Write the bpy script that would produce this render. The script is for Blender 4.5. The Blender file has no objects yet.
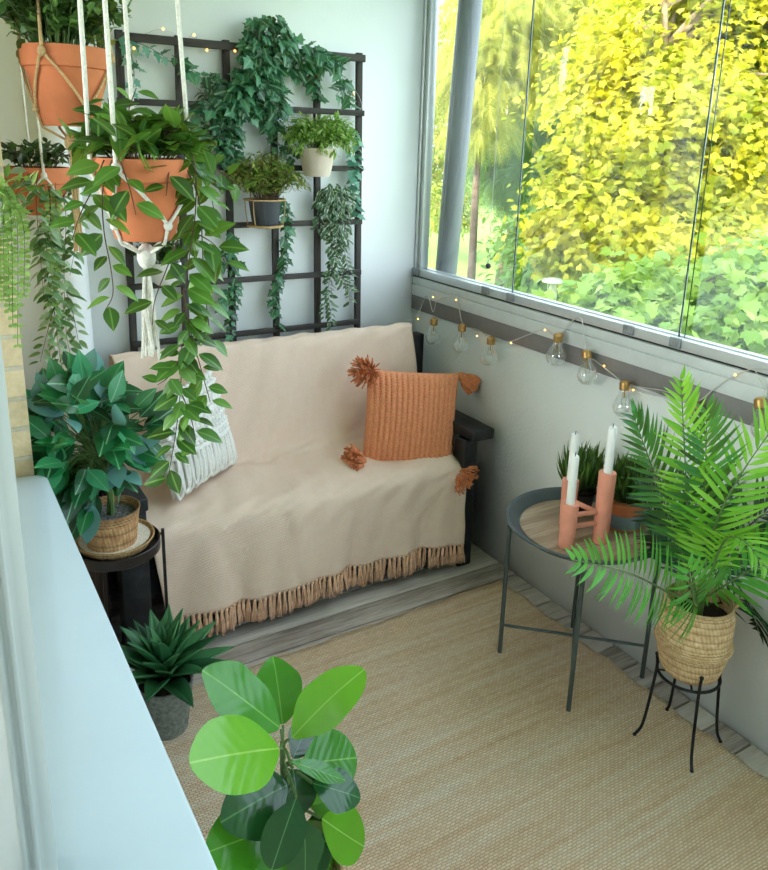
import bpy, math, random
import numpy as np
from mathutils import Vector, Matrix, Quaternion
S = bpy.context.scene
COL = S.collection
PI = math.pi
V = Vector
R = random.Random(7)

# ------------------------------------------------------------------ mesh builder
class MB:
    def __init__(s):
        s.v = []; s.l = []; s.t = []; s.uv = []; s.n = 0
    def raw(s, verts, loops, totals, uv=None):
        verts = np.asarray(verts, dtype=np.float64).reshape(-1, 3)
        s.v.append(verts); s.l.append(np.asarray(loops, dtype=np.int64) + s.n); s.t.append(np.asarray(totals, dtype=np.int64))
        if uv is None: uv = np.zeros((len(verts), 2))
        s.uv.append(np.asarray(uv, dtype=np.float64)); s.n += len(verts)
        return s
    def poly(s, verts, faces, uv=None):
        loops = [i for f in faces for i in f]; tot = [len(f) for f in faces]
        return s.raw(verts, loops, tot, uv)
    def box(s, lo, hi, M=None):
        x0, y0, z0 = lo; x1, y1, z1 = hi
        vs = [V((x, y, z)) for x in (x0, x1) for y in (y0, y1) for z in (z0, z1)]
        if M is not None: vs = [M @ p for p in vs]
        return s.poly([tuple(p) for p in vs], [(0,1,3,2),(4,6,7,5),(0,4,5,1),(2,3,7,6),(0,2,6,4),(1,5,7,3)])
    def grid(s, P, closed_u=False, uv=None):
        P = np.asarray(P); m, n = P.shape[:2]
        f = []
        for i in range(m - (0 if closed_u else 1)):
            a = i; b = (i + 1) % m
            for j in range(n - 1):
                f.append((a*n+j, b*n+j, b*n+j+1, a*n+j+1))
        if uv is None:
            uu, vv = np.meshgrid(np.linspace(0,1,m), np.linspace(0,1,n), indexing='ij')
            uv = np.stack([uu, vv], -1)
        return s.poly(P.reshape(-1,3), f, np.asarray(uv).reshape(-1,2))
    def tube(s, pts, r, n=6, cap=True, closed=False):
        pts = [V(p) for p in pts]; m = len(pts)
        rs = r if hasattr(r, '__len__') else [r]*m
        tang = []
        for i in range(m):
            if closed: a, b = pts[(i-1) % m], pts[(i+1) % m]
            else: a, b = pts[max(i-1,0)], pts[min(i+1,m-1)]
            d = b - a
            tang.append(d.normalized() if d.length > 1e-9 else V((0,0,1)))
        up = V((0,0,1)) if abs(tang[0].z) < .9 else V((1,0,0))
        nrm = (up - tang[0]*up.dot(tang[0])).normalized()
        vs = []; uv = []; acc = 0
        for i in range(m):
            if i:
                nrm = (nrm - tang[i]*nrm.dot(tang[i]))
                nrm = nrm.normalized() if nrm.length > 1e-6 else tang[i].orthogonal().normalized()
                acc += (pts[i]-pts[i-1]).length
            bn = tang[i].cross(nrm)
            for k in range(n):
                a = 2*PI*k/n
                vs.append(tuple(pts[i] + (nrm*math.cos(a) + bn*math.sin(a))*rs[i])); uv.append((k/n, acc))
        f = []
        for i in range(m if closed else m-1):
            j = (i+1) % m
            for k in range(n):
                k2 = (k+1) % n
                f.append((i*n+k, i*n+k2, j*n+k2, j*n+k))
        if cap and not closed:
            f.append(tuple(range(n-1,-1,-1))); f.append(tuple((m-1)*n+k for k in range(n)))
        return s.poly(vs, f, uv)
    def lathe(s, prof, c=(0,0,0), n=32, M=None, wob=0, seed=0):
        # prof: list of (r, z) from bottom to top on the outside
        rr = random.Random(seed); ph = rr.random()*6
        vs = []; uv = []
        for i, (r, z) in enumerate(prof):
            for k in range(n):
                a = 2*PI*k/n; q = r*(1 + wob*math.sin(3*a+ph) + wob*.6*math.sin(5*a+2*ph))
                vs.append(V((q*math.cos(a), q*math.sin(a), z))); uv.append((k/n, i/max(1,len(prof)-1)))
        f = []
        for i in range(len(prof)-1):
            for k in range(n):
                k2 = (k+1) % n
                f.append((i*n+k, i*n+k2, (i+1)*n+k2, (i+1)*n+k))
        if prof[0][0] > 1e-5: f.append(tuple(range(n-1,-1,-1)))
        if prof[-1][0] > 1e-5: f.append(tuple((len(prof)-1)*n+k for k in range(n)))
        c = V(c)
        vs = [tuple((M @ p if M is not None else p) + c) for p in vs]
        return s.poly(vs, f, uv)
    def ball(s, c, r, n=8, sq=(1,1,1)):
        prof = [(r*math.sin(PI*i/n)*1.0 + (0 if 0 < i < n else 1e-6), -r*math.cos(PI*i/n)) for i in range(n+1)]
        M = Matrix.Diagonal((*sq, 1))
        return s.lathe(prof, c, n*2 if n < 8 else 16, M.to_3x3())
    def prism(s, poly2, axis, a, b):
        # poly2: 2-D outline; extruded along 'x','y' or 'z' between a and b
        def mk(p, w):
            return {'x': (w, p[0], p[1]), 'y': (p[0], w, p[1]), 'z': (p[0], p[1], w)}[axis]
        n = len(poly2)
        vs = [mk(p, a) for p in poly2] + [mk(p, b) for p in poly2]
        f = [tuple(range(n)), tuple(range(2*n-1, n-1, -1))]
        for i in range(n):
            j = (i+1) % n
            f.append((j, i, n+i, n+j))
        return s.poly(vs, f)
    def scatter(s, T, pos, yd, zd, sc):
        tv, tf, tuv = T
        N = len(pos)
        if N == 0: return s
        pos = np.asarray(pos, float); yd = np.asarray(yd, float); zd = np.asarray(zd, float)
        sc = np.asarray(sc, float)
        if sc.ndim == 1: sc = np.repeat(sc[:, None], 3, 1)
        y = yd/np.maximum(np.linalg.norm(yd, axis=1, keepdims=True), 1e-9)
        x = np.cross(y, zd); ln = np.linalg.norm(x, axis=1, keepdims=True)
        bad = ln[:, 0] < 1e-4
        if bad.any():
            x[bad] = np.cross(y[bad], np.array([.3, .5, .8])); ln = np.linalg.norm(x, axis=1, keepdims=True)
        x = x/ln; z = np.cross(x, y)
        k = len(tv)
        P = pos[:, None, :] + (tv[None, :, 0:1]*sc[:, None, 0:1])*x[:, None, :] + (tv[None, :, 1:2]*sc[:, None, 1:2])*y[:, None, :] + (tv[None, :, 2:3]*sc[:, None, 2:3])*z[:, None, :]
        lo = np.array([i for f in tf for i in f]); to = np.array([len(f) for f in tf])
        loops = (lo[None, :] + (np.arange(N)*k)[:, None]).reshape(-1)
        return s.raw(P.reshape(-1, 3), loops, np.tile(to, N), np.tile(tuv, (N, 1)))
    def mesh(s, name, smooth=True):
        me = bpy.data.meshes.new(name)
        v = np.concatenate(s.v); l = np.concatenate(s.l); t = np.concatenate(s.t); uv = np.concatenate(s.uv)
        me.vertices.add(len(v)); me.vertices.foreach_set('co', v.astype(np.float32).ravel())
        me.loops.add(len(l)); me.loops.foreach_set('vertex_index', l.astype(np.int32))
        me.polygons.add(len(t)); st = np.concatenate([[0], np.cumsum(t)[:-1]])
        me.polygons.foreach_set('loop_start', st.astype(np.int32)); me.polygons.foreach_set('loop_total', t.astype(np.int32))
        if smooth: me.polygons.foreach_set('use_smooth', np.ones(len(t), dtype=bool))
        ul = me.uv_layers.new(name='UVMap'); ul.data.foreach_set('uv', uv[l].astype(np.float32).ravel())
        me.update(calc_edges=True); me.validate()
        return me
    def build(s, name, mat, parent=None, smooth=True, local=False, bevel=0, solid=0, auto=True):
        me = s.mesh(name, smooth)
        o = bpy.data.objects.new(name, me); COL.objects.link(o)
        for m in (mat if isinstance(mat, (list, tuple)) else [mat]): me.materials.append(m)
        if parent is not None:
            o.parent = parent
            if not local: o.matrix_parent_inverse = world_of(parent).inverted()
        if solid:
            md = o.modifiers.new('solid', 'SOLIDIFY'); md.thickness = solid; md.offset = 0
        if bevel:
            md = o.modifiers.new('bevel', 'BEVEL'); md.width = bevel; md.segments = 2; md.limit_method = 'ANGLE'; md.angle_limit = .6
        if smooth and auto:
            try:
                me.set_sharp_from_angle(angle=math.radians(40))
            except Exception: pass
        return o

def basis_of(o):
    return Matrix.LocRotScale(o.location, o.rotation_euler, o.scale)
def world_of(o):
    if o.parent is None: return basis_of(o)
    return world_of(o.parent) @ o.matrix_parent_inverse @ basis_of(o)

def tag(o, label, cat, group=None, kind=None):
    o['label'] = label; o['category'] = cat
    if group: o['group'] = group
    if kind: o['kind'] = kind
    return o
def thing(name, label, cat, loc=(0,0,0), rotz=0, group=None):
    o = bpy.data.objects.new(name, None); COL.objects.link(o)
    o.location = loc; o.rotation_euler = (0,0,rotz); o.empty_display_size = .05
    return tag(o, label, cat, group)
def struct(mb, name, mat, label, cat='room', smooth=False, bevel=0, parent=None):
    o = mb.build(name, mat, parent, smooth=smooth, bevel=bevel, auto=False)
    if parent is None:
        o['kind'] = 'structure'; o['label'] = label; o['category'] = cat
    return o
def smoothpath(pts, k=6):
    pts = [V(p) for p in pts]
    if len(pts) < 3:
        return [pts[0].lerp(pts[-1], i/k) for i in range(k+1)]
    P = [pts[0]*2 - pts[1]] + pts + [pts[-1]*2 - pts[-2]]
    out = []
    for i in range(1, len(P)-2):
        p0, p1, p2, p3 = P[i-1], P[i], P[i+1], P[i+2]
        for j in range(k):
            t = j/k
            out.append(.5*((2*p1) + (p2-p0)*t + (2*p0-5*p1+4*p2-p3)*t*t + (3*p1-p0-3*p2+p3)*t*t*t))
    out.append(pts[-1]); return out
def rv(r, s=1.0):
    return V((r.uniform(-1,1), r.uniform(-1,1), r.uniform(-1,1)))*s

# ------------------------------------------------------------------ materials
def lin(c):
    f = lambda x: x/12.92 if x <= .04045 else ((x+.055)/1.055)**2.4
    return (f(c[0]/255), f(c[1]/255), f(c[2]/255), 1)
class NT:
    def __init__(s, name):
        s.m = bpy.data.materials.new(name); s.m.use_nodes = True
        s.t = s.m.node_tree; s.t.nodes.clear()
        s.out = s.t.nodes.new('ShaderNodeOutputMaterial')
    def n(s, typ, ins=None, **kw):
        nd = s.t.nodes.new('ShaderNode'+typ)
        for k, v in kw.items(): setattr(nd, k, v)
        for k, v in (ins or {}).items():
            sock = nd.inputs[k]
            if hasattr(v, 'is_output') or isinstance(v, bpy.types.NodeSocket): s.t.links.new(v, sock)
            else: sock.default_value = v
        return nd
    def ramp(s, fac, stops):
        nd = s.n('ValToRGB', {'Fac': fac}); cr = nd.color_ramp
        cr.elements[0].position, cr.elements[0].color = stops[0]
        cr.elements[1].position, cr.elements[1].color = stops[-1]
        for p, c in stops[1:-1]:
            e = cr.elements.new(p); e.color = c
        return nd.outputs[0]
    def mixc(s, fac, a, b, mode='MIX'):
        nd = s.n('Mix', data_type='RGBA', blend_type=mode)
        for sock, v in ((nd.inputs[0], fac), (nd.inputs[6], a), (nd.inputs[7], b)):
            if isinstance(v, bpy.types.NodeSocket): s.t.links.new(v, sock)
            else: sock.default_value = v
        return nd.outputs[2]
    def math(s, op, a, b=0.0, c=None, clamp=False):
        nd = s.n('Math', operation=op, use_clamp=clamp)
        for i, v in enumerate((a, b) if c is None else (a, b, c)):
            if isinstance(v, bpy.types.NodeSocket): s.t.links.new(v, nd.inputs[i])
            else: nd.inputs[i].default_value = v
        return nd.outputs[0]
    def coord(s, kind='Object', scale=(1,1,1), rot=(0,0,0)):
        tc = s.n('TexCoord')
        return s.n('Mapping', {'Vector': tc.outputs[kind], 'Scale': scale, 'Rotation': rot}).outputs[0]
    def noise(s, vec, scale, detail=4, rough=.55):
        return s.n('TexNoise', {'Vector': vec, 'Scale': scale, 'Detail': detail, 'Roughness': rough}).outputs[0]
    def bump(s, h, strength=.3, dist=.005):
        return s.n('Bump', {'Height': h, 'Strength': strength, 'Distance': dist}).outputs[0]
    def surf(s, col, rough=.6, metal=0, bump=None, spec=.5, extra=None):
        ins = {'Base Color': col, 'Roughness': rough, 'Metallic': metal, 'Specular IOR Level': spec}
        if bump is not None: ins['Normal'] = bump
        ins.update(extra or {})
        p = s.n('BsdfPrincipled', ins)
        s.t.links.new(p.outputs[0], s.out.inputs[0]); return s.m
def plain(name, c, rough=.5, metal=0, spec=.5, var=.06, vs=30, bs=.15, bd=.001):
    t = NT(name); co = t.coord()
    nz = t.noise(co, vs); c1 = lin(c)
    dark = tuple(x*(1-var*2) for x in c1[:3]) + (1,); lite = tuple(min(1, x*(1+var*2)) for x in c1[:3]) + (1,)
    col = t.ramp(nz, [(.3, dark), (.7, lite)])
    return t.surf(col, rough, metal, t.bump(nz, bs, bd), spec)
def leafmat(name, cols, rough=.45, trans=.35, rib=None, ribw=.06, edge=None, edgew=.3, spec=.5, veins=0, patch=None):
    # cols: list of sRGB colours picked at random for each leaf
    t = NT(name); g = t.n('NewGeometry'); rnd = g.outputs['Random Per Island']
    stops = [(i/max(1, len(cols)-1), lin(c)) for i, c in enumerate(cols)]
    col = t.ramp(rnd, stops if len(stops) > 1 else stops*2)
    if patch:
        pn = t.noise(t.coord('Object'), 1.1, 2); col = t.mixc(t.ramp(pn, [(.48, (0,0,0,1)), (.60, (.38,.38,.38,1))]), col, lin(patch))
    uvn = t.n('TexCoord').outputs['UV']; sep = t.n('SeparateXYZ', {0: uvn})
    ax = t.math('ABSOLUTE', t.math('SUBTRACT', sep.outputs[0], .5))
    if edge:
        nz = t.noise(t.coord('Object'), 90, 2)
        e = t.math('GREATER_THAN', t.math('ADD', ax, t.math('MULTIPLY', t.math('SUBTRACT', nz, .5), .25)), .5-edgew*.5)
        col = t.mixc(e, col, lin(edge))
    if rib:
        m = t.math('LESS_THAN', ax, ribw); col = t.mixc(t.math('MULTIPLY', m, .8), col, lin(rib))
    bump = None
    if veins:
        h = t.math('SINE', t.math('MULTIPLY', t.math('SUBTRACT', sep.outputs[1], t.math('MULTIPLY', ax, .5)), veins*6.283))
        bump = t.bump(h, .10, .0015)
        vm = t.math('GREATER_THAN', h, .93)
        if rib: pass
    ins = {'Base Color': col, 'Roughness': rough, 'Specular IOR Level': spec}
    if bump is not None: ins['Normal'] = bump
    p = t.n('BsdfPrincipled', ins)
    tr = t.n('BsdfTranslucent', {'Color': t.mixc(.55, col, lin((190, 215, 60)))})
    mx = t.n('MixShader', {0: trans, 1: p.outputs[0], 2: tr.outputs[0]})
    t.t.links.new(mx.outputs[0], t.out.inputs[0]); return t.m
def emit(name, c, st):
    t = NT(name); e = t.n('Emission', {'Color': lin(c), 'Strength': st}); t.t.links.new(e.outputs[0], t.out.inputs[0]); return t.m
def clear(name, tint=(1,1,1,1), refl=.6, rough=0.0, base=.015):
    t = NT(name)
    fr = t.n('LayerWeight', {'Blend': .35})
    f = t.math('ADD', t.math('MULTIPLY', fr.outputs['Facing'], refl*.35), base, clamp=True)
    tr = t.n('BsdfTransparent', {'Color': tint}); gl = t.n('BsdfGlossy', {'Color': (1,1,1,1), 'Roughness': rough})
    mx = t.n('MixShader', {0: f, 1: tr.outputs[0], 2: gl.outputs[0]})
    t.t.links.new(mx.outputs[0], t.out.inputs[0]); return t.m

def m_wall(name, c, sc=60, st=.12):
    t = NT(name); co = t.coord(); n1 = t.noise(co, sc, 5); n2 = t.noise(co, 2.2, 3)
    c1 = lin(c); col = t.ramp(n2, [(.3, tuple(x*.95 for x in c1[:3])+(1,)), (.7, tuple(min(1, x*1.03) for x in c1[:3])+(1,))])
    return t.surf(col, .85, 0, t.bump(n1, st, .004), .3)
def m_wood(name, cols, along='x', sc=1.0, rough=.6, st=.25):
    t = NT(name); s = {'x': (1.2,14,14), 'y': (14,1.2,14), 'z': (14,14,1.2)}[along]
    co = t.coord('Object', tuple(q*sc for q in s))
    n1 = t.noise(co, 2.2, 6, .65); n2 = t.noise(co, 9, 4, .6)
    f = t.math('ADD', t.math('MULTIPLY', n1, .7), t.math('MULTIPLY', n2, .3))
    g = t.n('NewGeometry').outputs['Random Per Island']
    f2 = t.math('ADD', f, t.math('MULTIPLY', t.math('SUBTRACT', g, .5), .22))
    col = t.ramp(f2, [(.32, lin(cols[0])), (.5, lin(cols[1])), (.68, lin(cols[2]))])
    return t.surf(col, rough, 0, t.bump(f, st, .003), .35)
def m_brick(name):
    t = NT(name); tc = t.n('TexCoord').outputs['Object']
    sp = t.n('SeparateXYZ', {0: tc}); cmb = t.n('CombineXYZ', {0: t.math('ADD', sp.outputs[0], sp.outputs[1]), 1: sp.outputs[2], 2: 0.0})
    b = t.n('TexBrick', {'Vector': cmb.outputs[0], 'Color1': lin((236,210,164)), 'Color2': lin((226,199,152)), 'Mortar': lin((206,194,166)),
        'Scale': 1.0, 'Mortar Size': .006, 'Mortar Smooth': .2, 'Brick Width': .27, 'Row Height': .0735, 'Bias': 0.0})
    nz = t.noise(tc, 60, 4)
    col = t.mixc(.18, b.outputs[0], t.ramp(nz, [(.3, (.25,.2,.1,1)), (.7, (.9,.85,.6,1))]))
    h = t.math('SUBTRACT', t.math('MULTIPLY', nz, .2), b.outputs[1])
    return t.surf(col, .9, 0, t.bump(h, .6, .006), .2)
def m_rug():
    t = NT('jute'); co = t.coord('Object')
    nzw = t.noise(co, 6, 2)
    sp = t.n('SeparateXYZ', {0: co})
    yy = t.math('ADD', sp.outputs[1], t.math('MULTIPLY', nzw, .012))
    vec = t.n('CombineXYZ', {0: sp.outputs[0], 1: yy, 2: 0.0}).outputs[0]
    b = t.n('TexBrick', {'Vector': vec, 'Color1': (0,0,0,1), 'Color2': (1,1,1,1), 'Mortar': (.5,.5,.5,1), 'Scale': 1.0,
        'Mortar Size': .0018, 'Mortar Smooth': .9, 'Brick Width': .015, 'Row Height': .0072, 'Bias': 0.0})
    row = t.noise(t.coord('Object', (1.6, 45, 1)), 1.0, 4, .6)
    row2 = t.noise(t.coord('Object', (.9, 9, 1)), 1.0, 3, .6)
    f = t.math('ADD', t.math('MULTIPLY', row, .6), t.math('MULTIPLY', row2, .4))
    col = t.ramp(f, [(.3, lin((222,176,134))), (.45, lin((244,210,174))), (.58, lin((252,231,205))), (.72, lin((255,244,228)))])
    col = t.mixc(.30, col, t.mixc(b.outputs[0], lin((208,170,130)), lin((255,240,216))))
    dark = t.math('MULTIPLY', b.outputs[1], .32)
    col = t.mixc(dark, col, lin((98,70,42)))
    fine = t.noise(co, 260, 3)
    h = t.math('ADD', t.math('SUBTRACT', 1.0, b.outputs[1]), t.math('MULTIPLY', fine, .5))
    return t.surf(col, .95, 0, t.bump(h, .9, .006), .1)
def m_weave(name, ca, cb, sc=1.0):
    # fine herringbone cloth, uses UV in metres
    t = NT(name); uv = t.n('TexCoord').outputs['UV']; sp = t.n('SeparateXYZ', {0: uv})
    nz = t.noise(t.n('Mapping', {'Vector': uv}).outputs[0], 40, 3)
    u = t.math('MULTIPLY', sp.outputs[0], 330*sc); v = t.math('MULTIPLY', sp.outputs[1], 330*sc)
    tri = t.math('PINGPONG', u, 2.0)
    w = t.math('SINE', t.math('MULTIPLY', t.math('ADD', v, tri), 3.1416))
    w01 = t.math('ADD', t.math('MULTIPLY', w, .5), .5)
    col = t.mixc(t.math('ADD', t.math('MULTIPLY', w01, .7), t.math('MULTIPLY', nz, .3)), lin(ca), lin(cb))
    big = t.noise(t.n('Mapping', {'Vector': uv, 'Scale': (60, 6, 1)}).outputs[0], 1.0, 3)
    col = t.mixc(t.math('MULTIPLY', big, .25), col, lin(ca))
    return t.surf(col, .95, 0, t.bump(w01, .6, .003), .1)
def m_basket(name, ca, cb, cc, rows=22, cols=60, along=True):
    # woven seagrass look on a lathed UV (u around, v up)
    t = NT(name); uv = t.n('TexCoord').outputs['UV']; sp = t.n('SeparateXYZ', {0: uv})
    u = t.math('MULTIPLY', sp.outputs[0], cols); v = t.math('MULTIPLY', sp.outputs[1], rows)
    vec = t.n('CombineXYZ', {0: u, 1: v, 2: 0.0}).outputs[0]
    nz = t.noise(vec, .9, 4); ob = t.noise(t.coord(), 60, 4)
    rw = t.math('ABSOLUTE', t.math('SINE', t.math('MULTIPLY', v, 3.1416)))
    tw = t.math('ADD', t.math('MULTIPLY', t.math('SINE', t.math('MULTIPLY', t.math('ADD', u, t.math('MULTIPLY', v, .5)), 6.283)), .5), .5)
    f = t.math('ADD', t.math('MULTIPLY', tw, .06), t.math('ADD', t.math('MULTIPLY', nz, .43), t.math('MULTIPLY', ob, .43)))
    col = t.ramp(f, [(.32, lin(ca)), (.5, lin(cb)), (.68, lin(cc))])
    col = t.mixc(t.math('MULTIPLY', t.math('POWER', t.math('SUBTRACT', 1.0, rw), 3.0), .55), col, lin(tuple(x*.55 for x in ca)))
    h = t.math('ADD', t.math('ADD', rw, t.math('MULTIPLY', tw, .25)), t.math('MULTIPLY', nz, .9))
    return t.surf(col, .85, 0, t.bump(h, .7, .004), .2)
M = {}
M['wall'] = m_wall('wall_paint', (233,237,234))
M['parapet'] = m_wall('parapet_paint', (236,240,239), 90, .35)
M['ceil'] = m_wall('ceiling_paint', (238,240,238))
M['brick'] = m_brick('yellow_brick')
M['sill'] = plain('sill_paint', (203,218,227), .35, var=.01, vs=6, bs=.03)
M['frame_white'] = plain('white_frame_paint', (188,194,188), .4, var=.01, vs=8, bs=.02)
M['pipe'] = plain('white_pipe_paint', (238,240,238), .45, var=.01)
M['alu'] = plain('rail_aluminium', (206,212,212), .5, .15, var=.02)
M['alu_light'] = plain('track_aluminium', (206,211,212), .35, .5, var=.02)
M['band'] = plain('dark_band_steel', (124,121,119), .6, .1, var=.03)
M['black'] = plain('black_gap', (28,28,30), .6)
M['clip'] = plain('clip_grey', (140,144,147), .5, .3)
M['pole'] = plain('post_aluminium', (112,117,122), .5, .15, var=.02)
M['deck'] = m_wood('weathered_deck', ((140,127,120),(192,181,174),(216,207,201)), 'x', 1.0, .75, .5)
M['deckframe'] = plain('under_deck', (58,52,46), .9)
M['rug'] = m_rug()
M['trellis'] = m_wood('dark_stained_slats', ((44,40,36),(66,62,58),(84,79,73)), 'z', 1.0, .65, .2)
M['bench'] = m_wood('black_stained_wood', ((24,25,28),(36,38,41),(50,53,56)), 'y', 1.0, .45, .12)
M['box'] = m_wood('dark_brown_wood', ((48,38,32),(66,53,45),(84,68,56)), 'z', .8, .35, .15)
M['padding'] = plain('seat_padding', (190,176,158), .95)
M['blanket'] = m_weave('herringbone_cloth', (238,194,164), (255,246,234))
M['fringe'] = plain('fringe_yarn', (222,178,148), .95, var=.12, vs=60)
M['rust'] = plain('rust_yarn', (226,148,106), .95, var=.09, vs=120, bs=.5, bd=.002)
M['rust2'] = plain('rust_tassel_yarn', (216,136,92), .95, var=.14, vs=80, bs=.4, bd=.002)
M['white_yarn'] = plain('white_cotton', (236,234,228), .95, var=.03, vs=120, bs=.5, bd=.002)
M['cord'] = plain('white_cotton_cord', (226,222,210), .9, var=.06, vs=200, bs=.7, bd=.002)
M['jute_cord'] = plain('jute_cord', (196,164,116), .9, var=.1, vs=200, bs=.7, bd=.002)
M['terra'] = plain('terracotta', (206,120,76), .85, var=.06, vs=14, bs=.15)
M['terra_pink'] = plain('pink_terracotta', (230,152,126), .8, var=.04, vs=30, bs=.15)
M['soil'] = plain('dark_soil', (40,32,27), 1, var=.3, vs=120, bs=1, bd=.006)
M['gravel'] = plain('grey_gravel', (104,104,102), 1, var=.4, vs=160, bs=1, bd=.006)
M['pot_cream'] = plain('cream_pot', (236,218,206), .55, var=.02)
M['pot_white'] = plain('white_pot', (230,230,226), .5, var=.02)
M['pot_slate'] = plain('slate_pot', (72,76,84), .55, var=.05)
M['pot_dark'] = plain('black_pot', (44,44,46), .5)
M['pot_grey'] = plain('grey_mottled_pot', (116,122,116), .7, var=.2, vs=90, bs=.4, bd=.003)
M['glaze'] = plain('blue_grey_glaze', (124,146,154), .5, var=.04)
M['metal_grey'] = plain('grey_green_metal', (84,94,92), .45, .5, var=.03)
M['tray'] = plain('tray_metal', (84,94,98), .4, .4, var=.03)
M['black_metal'] = plain('black_wire_metal', (32,32,34), .45, .4)
M['bronze'] = plain('dark_bronze_metal', (52,44,42), .4, .5)
M['oak'] = m_wood('oak_inlay', ((150,124,100),(186,161,136),(206,184,160)), 'x', 1.0, .5, .1)
M['wax'] = plain('white_wax', (238,238,234), .45, var=.01)
M['wick'] = plain('wick', (60,56,52), .9)
M['basket'] = m_basket('seagrass', (188,146,100), (222,190,146), (240,216,178), 26, 60)
M['basket2'] = m_basket('woven_bark', (150,108,70), (190,148,104), (222,190,148), 20, 44)
M['wicker'] = m_basket('wicker_edge', (160,118,74), (206,168,118), (228,198,150), 6, 60)
M['doily'] = plain('crochet', (226,216,198), .95, var=.12, vs=220, bs=1, bd=.004)
M['brass'] = plain('brass_socket', (176,138,84), .4, .8, var=.08)
M['cable'] = plain('clear_cable', (196,194,186), .4)
M['glass'] = clear('bulb_glass', (.94,.96,.96,1), 1.9, 0, .07)
M['pane'] = clear('pane_glass', (.97,.985,.98,1), .5, 0, .02)
M['pane_edge'] = plain('glass_edge', (28,62,50), .2)
M['led'] = emit('warm_led', (255,178,84), 1.1)
M['filament'] = plain('filament', (190,150,90), .4, .6)
M['bark'] = plain('tree_bark', (120,102,88), .95, var=.2, vs=9, bs=.7, bd=.03)
M['bark_pale'] = plain('pale_bark', (172,148,130), .95, var=.15, vs=9, bs=.5, bd=.03)
M['lampmetal'] = plain('white_lamp_metal', (232,236,240), .4, .1)
M['stem'] = plain('green_stem', (88,116,58), .6, var=.1)
M['stem_brown'] = plain('brown_stem', (96,72,52), .7, var=.1)
M['stem_dark'] = plain('dark_stem', (58,60,44), .7)
t = NT('lawn_grass'); co = t.coord(); n1 = t.noise(co, 8, 6, .7); n2 = t.noise(co, .35, 3)
M['lawn'] = t.surf(t.mixc(n2, t.ramp(n1, [(.3, lin((96,140,60))), (.7, lin((150,186,96)))]), lin((168,190,104))), 1, 0, t.bump(n1, .8, .05), .1)
# ------------------------------------------------------------------ leaf templates: (verts, faces, uv); +Y along the leaf, +Z its face
def oval(w=.42, n=5, fold=.10, curl=-.18, peak=.42, tip=1.0, stalk=0.0):
    vs = [(0,0,0)]; uv = [(.5,0)]
    for i in range(1, n):
        t = i/n
        a = (t/peak) if t < peak else (1-t)/(1-peak)
        h = w*.5*math.sin(min(1, a)*PI/2)**(.8 if t < peak else tip)
        z = curl*t*t
        vs += [(-h, t, z+fold*h), (0, t, z), (h, t, z+fold*h)]
        q = h/w if w else 0
        uv += [(.5-q, t), (.5, t), (.5+q, t)]
    vs.append((0,1,curl)); uv.append((.5,1))
    f = [(0,2,1),(0,3,2)]
    for i in range(n-2):
        a = 1+3*i; b = a+3
        f += [(a,a+1,b+1,b),(a+1,a+2,b+2,b+1)]
    a = 1+3*(n-2); e = len(vs)-1
    f += [(a,a+1,e),(a+1,a+2,e)]
    v = np.array(vs, float)
    if stalk: v[:,1] = v[:,1]*(1-stalk) + stalk; 
    return v, [tuple(reversed(q)) for q in f], np.array(uv, float)
def outline(pts, curl=-.15, cup=.12):
    # fan-filled lobed leaf from an outline with the leaf base first
    c = (0, .42); vs = [(c[0], c[1], 0)] + [(x, y, curl*y*y + cup*abs(x)*.8) for x, y in pts]
    n = len(pts); f = [(0, i+1, (i+1) % n + 1) for i in range(n)]
    uv = [(.5,.42)] + [(.5 + x*.5, y) for x, y in pts]
    return np.array(vs, float), f, np.array(uv, float)
_r = [(0,0),(.16,-.06),(.38,.06),(.30,.24),(.52,.46),(.26,.52),(.20,.68),(0,1.0)]
IVY = outline(_r + [(-x, y) for x, y in _r[-2:0:-1]])
_r = [(0,0),(.10,.04),(.40,-.08),(.34,.12),(.56,.30),(.44,.36),(.50,.66),(.28,.56),(.24,.70),(.12,.74),(0,1.0)]
MAPLE = outline(_r + [(-x, y) for x, y in _r[-2:0:-1]], -.25, .15)
OVAL = oval(.46, 6, .25, -.2, .42)
OVAL_SMALL = oval(.50, 4, .25, -.15, .42)
BROAD = oval(.62, 7, .22, -.25, .45, 1.0)
ROUND = oval(.78, 5, .3, -.12, .5, .7)
BLADE = oval(.13, 5, .3, -.35, .25, 1.0)
NEEDLE = oval(.10, 2, .0, -.1, .4)
LANCE = oval(.30, 5, .3, -.3, .4)
def ball_t():
    mb = MB(); mb.ball((0,.5,0), .5, 6); v = np.concatenate(mb.v); k = 0; f = []
    l = np.concatenate(mb.l); tt = np.concatenate(mb.t)
    for q in tt: f.append(tuple(l[k:k+q])); k += q
    return v, f, np.concatenate(mb.uv)
PEARL = ball_t()

L = {}
L['ivy'] = leafmat('ivy_leaf', [(22,62,42),(34,88,58),(52,116,78),(88,148,112)], .4, .12, (120,160,120), .03)
L['ivy_pale'] = leafmat('ivy_pale_leaf', [(60,118,96),(96,152,130),(136,182,160)], .45, .12)
L['varieg'] = leafmat('small_variegated_leaf', [(36,72,44),(60,100,66),(94,126,100)], .45, .12, edge=(214,222,196), edgew=.34)
L['pothos'] = leafmat('striped_leaf', [(30,70,26),(46,96,34),(72,126,44),(104,152,60)], .35, .2, rib=(118,160,76), ribw=.05)
L['jade'] = leafmat('round_jade_leaf', [(44,78,36),(72,108,50),(104,138,70)], .35, .1)
L['jade_yellow'] = leafmat('yellow_round_leaf', [(146,160,70),(176,182,92),(120,140,60)], .4, .15)
L['dark'] = leafmat('dark_glossy_leaf', [(24,48,26),(36,66,34),(56,92,48)], .35, .12)
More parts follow.
